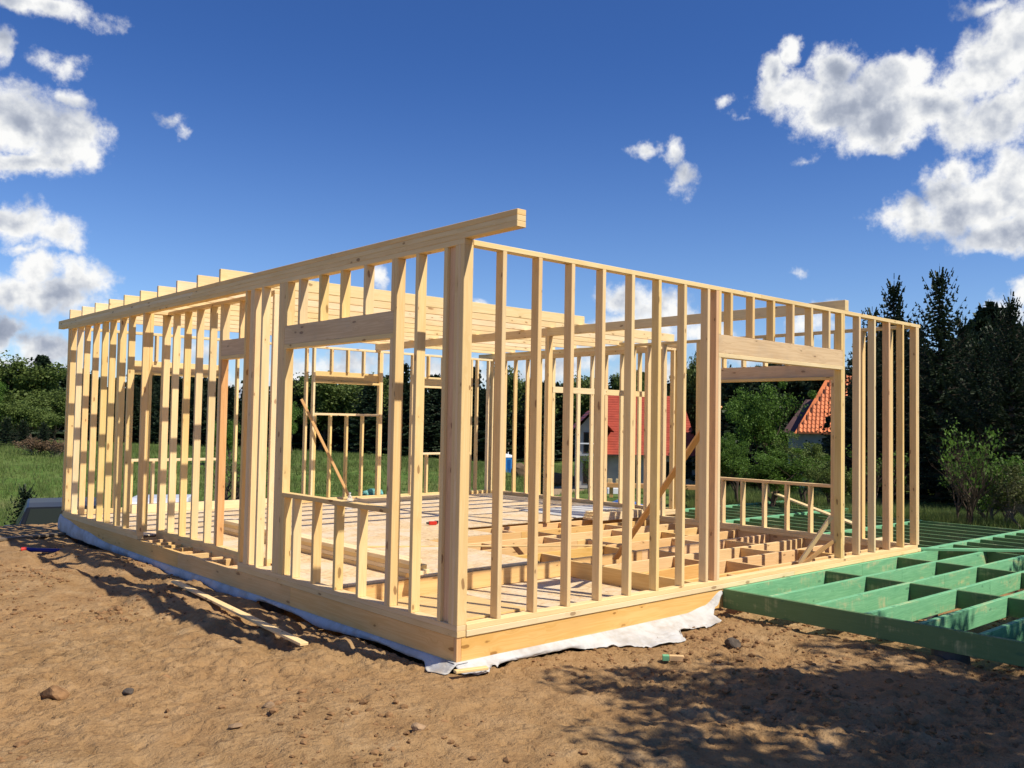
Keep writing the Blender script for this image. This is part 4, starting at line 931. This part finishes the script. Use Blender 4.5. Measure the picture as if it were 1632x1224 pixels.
put('bush', BU, 0, 1540, 655, 18.8, 3, 'sparse bush with bare grey stems in front of the spruces at right', 'bush', None, 1.0, .7)
put('bush', BU, 1, 1588, 722, 20.0, 3, 'small leafy bush right of the bare-stemmed bush', 'bush', None, 2, 1.1)
put('bush', BU, 2, 1640, 735, 19, 3, 'olive green bush at the right edge behind the deck', 'bush', None, 3, 1.1)
put('bush', BU, 0, 1392, 700, 23, 3, 'thin grey-stemmed bush behind the single studs of the right wall', 'bush', None, 3, 1)
# leafy group behind the wide opening
gM = 'fresh green trees behind the wide opening'
put('broadleaf_tree', DC, 0, 1228, 606, 26, 7, 'fresh green birch-like tree in the middle of the wide right opening', 'tree', gM, 1, .85)
put('broadleaf_tree', DC, 0, 1175, 690, 22, 7, 'low bright green tree at the left jamb of the wide opening', 'tree', gM, 2.5, 1.0)
put('broadleaf_tree', DC, 1, 1285, 690, 23, 7, 'dark green tree below the orange roof', 'tree', gM, 3, 1.1)
put('broadleaf_tree', DC, 0, 1240, 715, 20, 7, 'low bushy tree over the knee wall of the back opening', 'tree', gM, .5, 1.7)
put('broadleaf_tree', DC, 2, 1150, 590, 80, 7, 'dark tree behind the left jamb of the wide opening', 'tree', gM, .5, .7)
put('broadleaf_tree', DC, 2, 1112, 560, 82, 7, 'tall dark tree right of the red roof, seen between close studs', 'tree', gM, 2.5, .32)
put('spruce_tree', SP, 2, 1334, 652, 33, 9, 'spruce with branches hanging in front of the orange roof', 'spruce', gM, 2.5, .55)
put('broadleaf_tree', DC, 1, 1330, 730, 21, 7, 'dark low tree behind the right jamb of the wide opening', 'tree', gM, 4, 1.5)
put('spruce_tree', SP, 0, 1195, 600, 84, 9, 'dark spruce behind the birch-like tree', 'spruce', gM, 2.5, 1.1)
put('spruce_tree', SP, 1, 1250, 590, 88, 9, 'dark spruce left of the brown annex roof', 'spruce', gM, 2.5, 1.2)
put('spruce_tree', SP, 1, 1160, 585, 84, 9, 'dark spruce behind the left jamb of the wide opening', 'spruce', gM, 1.5, 1.2)
put('bush', BU, 0, 942, 715, 26, 3, 'thin young shrub in front of the grey wall of the red-roofed house', 'bush', None, 1, .6)
put('bush', BU, 1, 955, 765, 23, 3, 'small green weed bush beside the back right wall', 'bush', None, 2, .7)
put('small_spruce', SPB, 0, 865, 708, 25, 4, 'slender young pine-like shrub left of the inner post', 'young pine', None, 4, .7)
put('bush', BU, 1, 1085, 770, 22, 3, 'green bush behind the corner studs of the back right wall', 'bush', None, 4, .9)
# left meadow edge
gL = 'trees along the left meadow edge'
put('broadleaf_tree', DC, 2, 52, 574, 118, 7, 'big round dark green tree standing left of the frame', 'tree', gL, 1, 1.25)
put('broadleaf_tree', DC, 2, 92, 622, 112, 7, 'lower round tree touching the left end of the frame', 'tree', gL, 3, 1.3)
put('broadleaf_tree', DC, 0, -6, 598, 105, 7, 'light green tree cut by the left edge', 'tree', gL, 3, 1.0)
put('broadleaf_tree', DC, 2, 22, 640, 102, 7, 'dark bushy tree at the foot of the big round tree', 'tree', gL, 5, 1.6)
put('small_spruce', SPB, 0, 14, 668, 92, 4, 'small conical conifer at the left edge of the meadow', 'spruce', gL, 1, 1.5)
put('small_spruce', SPB, 0, 73, 676, 92, 4, 'small conifer beside the brown scrub', 'spruce', gL, 2, 1.6)
put('small_spruce', SPB, 0, 40, 672, 98, 4, 'small dark conifer between the other two at the left', 'spruce', gL, 2, 1.6)
BS = [treemeshes('scrub', decid(3, 3.2, 51, 3000, .14, .0, 60, 6), 'barkg', 'scrub')]
put('scrub_bush', BS, 0, 60, 699, 80, 3, 'long low brown scrub bush on the left meadow', 'bush', 'brown scrub on the left meadow', 1, 1.1)
put('scrub_bush', BS, 0, 92, 702, 79, 3, 'reddish brown scrub touching the left end stud', 'bush', 'brown scrub on the left meadow', 3, 1.1)
put('small_spruce', SPB, 0, 48, 782, 27, 4, 'tiny green seedling tree in the grass above the dark car', 'seedling', None, 2, 1.2)
put('broadleaf_tree', DC, 0, 372, 668, 75, 7, 'bright green rounded shrub seen through the recessed doorway', 'tree', None, 2, 1.1)
put('bush', BU, 0, 385, 700, 45, 3, 'pale flowering shrub below the bright green one in the doorway', 'bush', None, 2, 1.5)
put('broadleaf_tree', DC, 0, 468, 640, 95, 7, 'light green tree left of the leaning brace in the back window', 'tree', None, 2, .9)
# wood across the meadow: trees that can be told apart
gC = 'dark trees across the meadow'
far = [(150, 615, 0, 1.0), (185, 610, 1, 1), (215, 618, 0, 1), (240, 604, 0, 1.0), (262, 612, 1, 1.1), (290, 606, 0, 1), (315, 616, 1, 1.2), (345, 612, 0, 1.1), (368, 616, 1, 1.1), (395, 612, 0, 1), (425, 618, 1, 1), (462, 612, 0, 1.1), (485, 606, 1, 1.2), (512, 600, 2, 1), (540, 604, 2, 1), (566, 602, 2, 1), (590, 606, 1, 1.3), (618, 600, 1, 1.3), (643, 582, 0, 1.0), (668, 606, 1, 1.4), (694, 600, 0, 1.5), (722, 606, 1, 1.5), (757, 588, 0, 1.0), (738, 612, 1, 1.6), (782, 622, 1, 1.6), (810, 586, 2, .55), (835, 612, 0, 1.5), (852, 606, 1, 1.4), (872, 610, 0, 1.4), (893, 612, 1, 1.4), (912, 606, 2, .7), (935, 603, 2, .8), (958, 606, 0, 1.3), (982, 600, 1, 1.3), (1003, 592, 2, .5), (1030, 602, 0, 1.3), (1052, 606, 1, 1.3), (1075, 600, 0, 1.3)]
for i, (px, yt, kind, sx) in enumerate(far):
    D = rng.uniform(118, 140)
    lab = ('dark conifer in the row of trees across the meadow', 'broad dark conifer in the row of trees across the meadow', 'dark green broadleaf tree in the row of trees across the meadow')[kind]
    pr_ = SPF if kind < 2 else DC
    put('far_tree', pr_, kind, px, yt, D, 9 if kind < 2 else 7, lab, 'tree', ('dark conifers across the meadow', 'broad conifers across the meadow', 'dark broadleaf trees across the meadow')[kind], None, sx*1.35 if kind < 2 else sx*1.3)
# deep wood behind them, one mass
def forest(name, n, d0, d1, a0, a1, h0, h1, label, seed):
    nr = np.random.RandomState(seed); co = []; fc = []; o = 0
    base = [(spruce(9, 2.6, 60+i, .3, .62, 1.1, .03, 5.0)[1]) for i in range(3)]
    for i in range(n):
        b = base[i % 3]; a = math.radians(nr.uniform(a0, a1)); D = nr.uniform(d0, d1); x, y = CAM.x+D*math.cos(a), CAM.y+D*math.sin(a)
        s = nr.uniform(h0, h1)/9; v = rot_pts(b[0], nr.rand()*6.28)*[s*1.5, s*1.5, s]+[x, y, G(x, y)]
        co.append(v); fc.append(b[1]+o); o += len(v)
    tag(link(name, npmesh(name, np.concatenate(co), np.concatenate(fc), 'needle', False)), label, None, None, 'stuff')
forest('forest', 230, 140, 175, 20, 100, 8.5, 11.5, 'deep dark conifer wood closing the view across the meadow', 4)
forest('forest', 80, 40, 62, 12, 26.5, 5.2, 7.4, 'dense dark spruce wood behind the tall spruces at right', 6)
forest('forest', 80, 70, 95, 26, 35, 7.5, 9.5, 'dark wood closing the view behind the orange-roofed house', 7)
# trees on the sunny side of the plot, out of view, whose shade falls on the soil and the deck
shade = [(4.5, -7.6, 7.0, 'D', 0, .75), (2.9, -7.0, 6.6, 'D', 0, .85),  (1.5, -7.3, 6.4, 'D', 2, .55), (5.9, -7.2, 6.2, 'D', 2, .6), (9.0, -7.4, 6.0, 'D', 1, .9), (7.4, -5.9, 5.4, 'D', 1, .75), (9.8, -5.4, 5.6, 'D', 1, .8), (11.8, -6.4, 6.4, 'D', 1, .9),  (7.4, -8.9, 7.0, 'D', 1, .9), (10.3, -7.9, 6.6, 'S', 0, 1), (5.6, -10.5, 8.2, 'S', 2, 1)]
for i, (x, y, h, kd, k, sx) in enumerate(shade):
    tree('plot_tree', DC if kd == 'D' else SP, k, x, y, h/(7 if kd == 'D' else 9), i*1.3, 'tree at the edge of the plot beside the deck, shading the soil', 'tree', 'trees along the right edge of the plot', 0, sx)
# ------------------------------------------------------------------ grass
def grass(name, pts, label, hmin, hmax, wd, seed):
    nr = np.random.RandomState(seed); n = len(pts); x, y = pts[:, 0], pts[:, 1]; z = ground(x, y)
    co = []; nb = 3
    for b in range(nb):
        a = nr.rand(n)*6.283; h = nr.uniform(hmin, hmax, n)*pts[:, 2]; w_ = wd*pts[:, 2]; lean = nr.uniform(.1, .6, n)*h; a2 = nr.rand(n)*6.283
        bx = x+nr.uniform(-.05, .05, n)*pts[:, 2]; by = y+nr.uniform(-.05, .05, n)*pts[:, 2]
        p0 = np.stack([bx-np.cos(a)*w_, by-np.sin(a)*w_, z-.02], -1); p1 = np.stack([bx+np.cos(a)*w_, by+np.sin(a)*w_, z-.02], -1)
        p2 = np.stack([bx+np.cos(a2)*lean, by+np.sin(a2)*lean, z+h], -1); co.append(np.stack([p0, p1, p2], 1).reshape(-1, 3))
    co = np.concatenate(co); tag(link(name, npmesh(name, co, np.arange(len(co)).reshape(-1, 3), 'grassb', False)), label, None, None, 'stuff')
nr = np.random.RandomState(8)
n = 60000; a = np.radians(nr.uniform(15, 37, n)); D = 17+13*nr.rand(n)**1.3; p = np.stack([CAM.x+D*np.cos(a), CAM.y+D*np.sin(a), np.ones(n)], -1)
p = p[(p[:, 0] > 12.6) | (p[:, 1] > 6.5)]
p = p[fbm2(p[:, 0], p[:, 1], .9, 3, 91)+nr.uniform(-.3, .3, len(p)) > -.12]
grass('grass', p, 'rough tall grass along the far edge of the green deck', .10, .36, .008, 2)
n = 110000; a = np.radians(nr.uniform(37, 80, n)); D = 17+90*nr.rand(n)**1.5; p = np.stack([CAM.x+D*np.cos(a), CAM.y+D*np.sin(a), .7+D*.018], -1)
p = p[(p[:, 1] > 13.5)]; p = p[fbm2(p[:, 0], p[:, 1], .25, 3, 95)+nr.uniform(-.5, .5, len(p)) > 0]
tk_ = np.abs(p[:, 1]-p[:, 0]*.55-18.5) > 2.6; p = p[tk_ | (p[:, 0] < 20)]
grass('grass', p, 'meadow grass of the field behind the house frame', .08, .24, .011, 3)
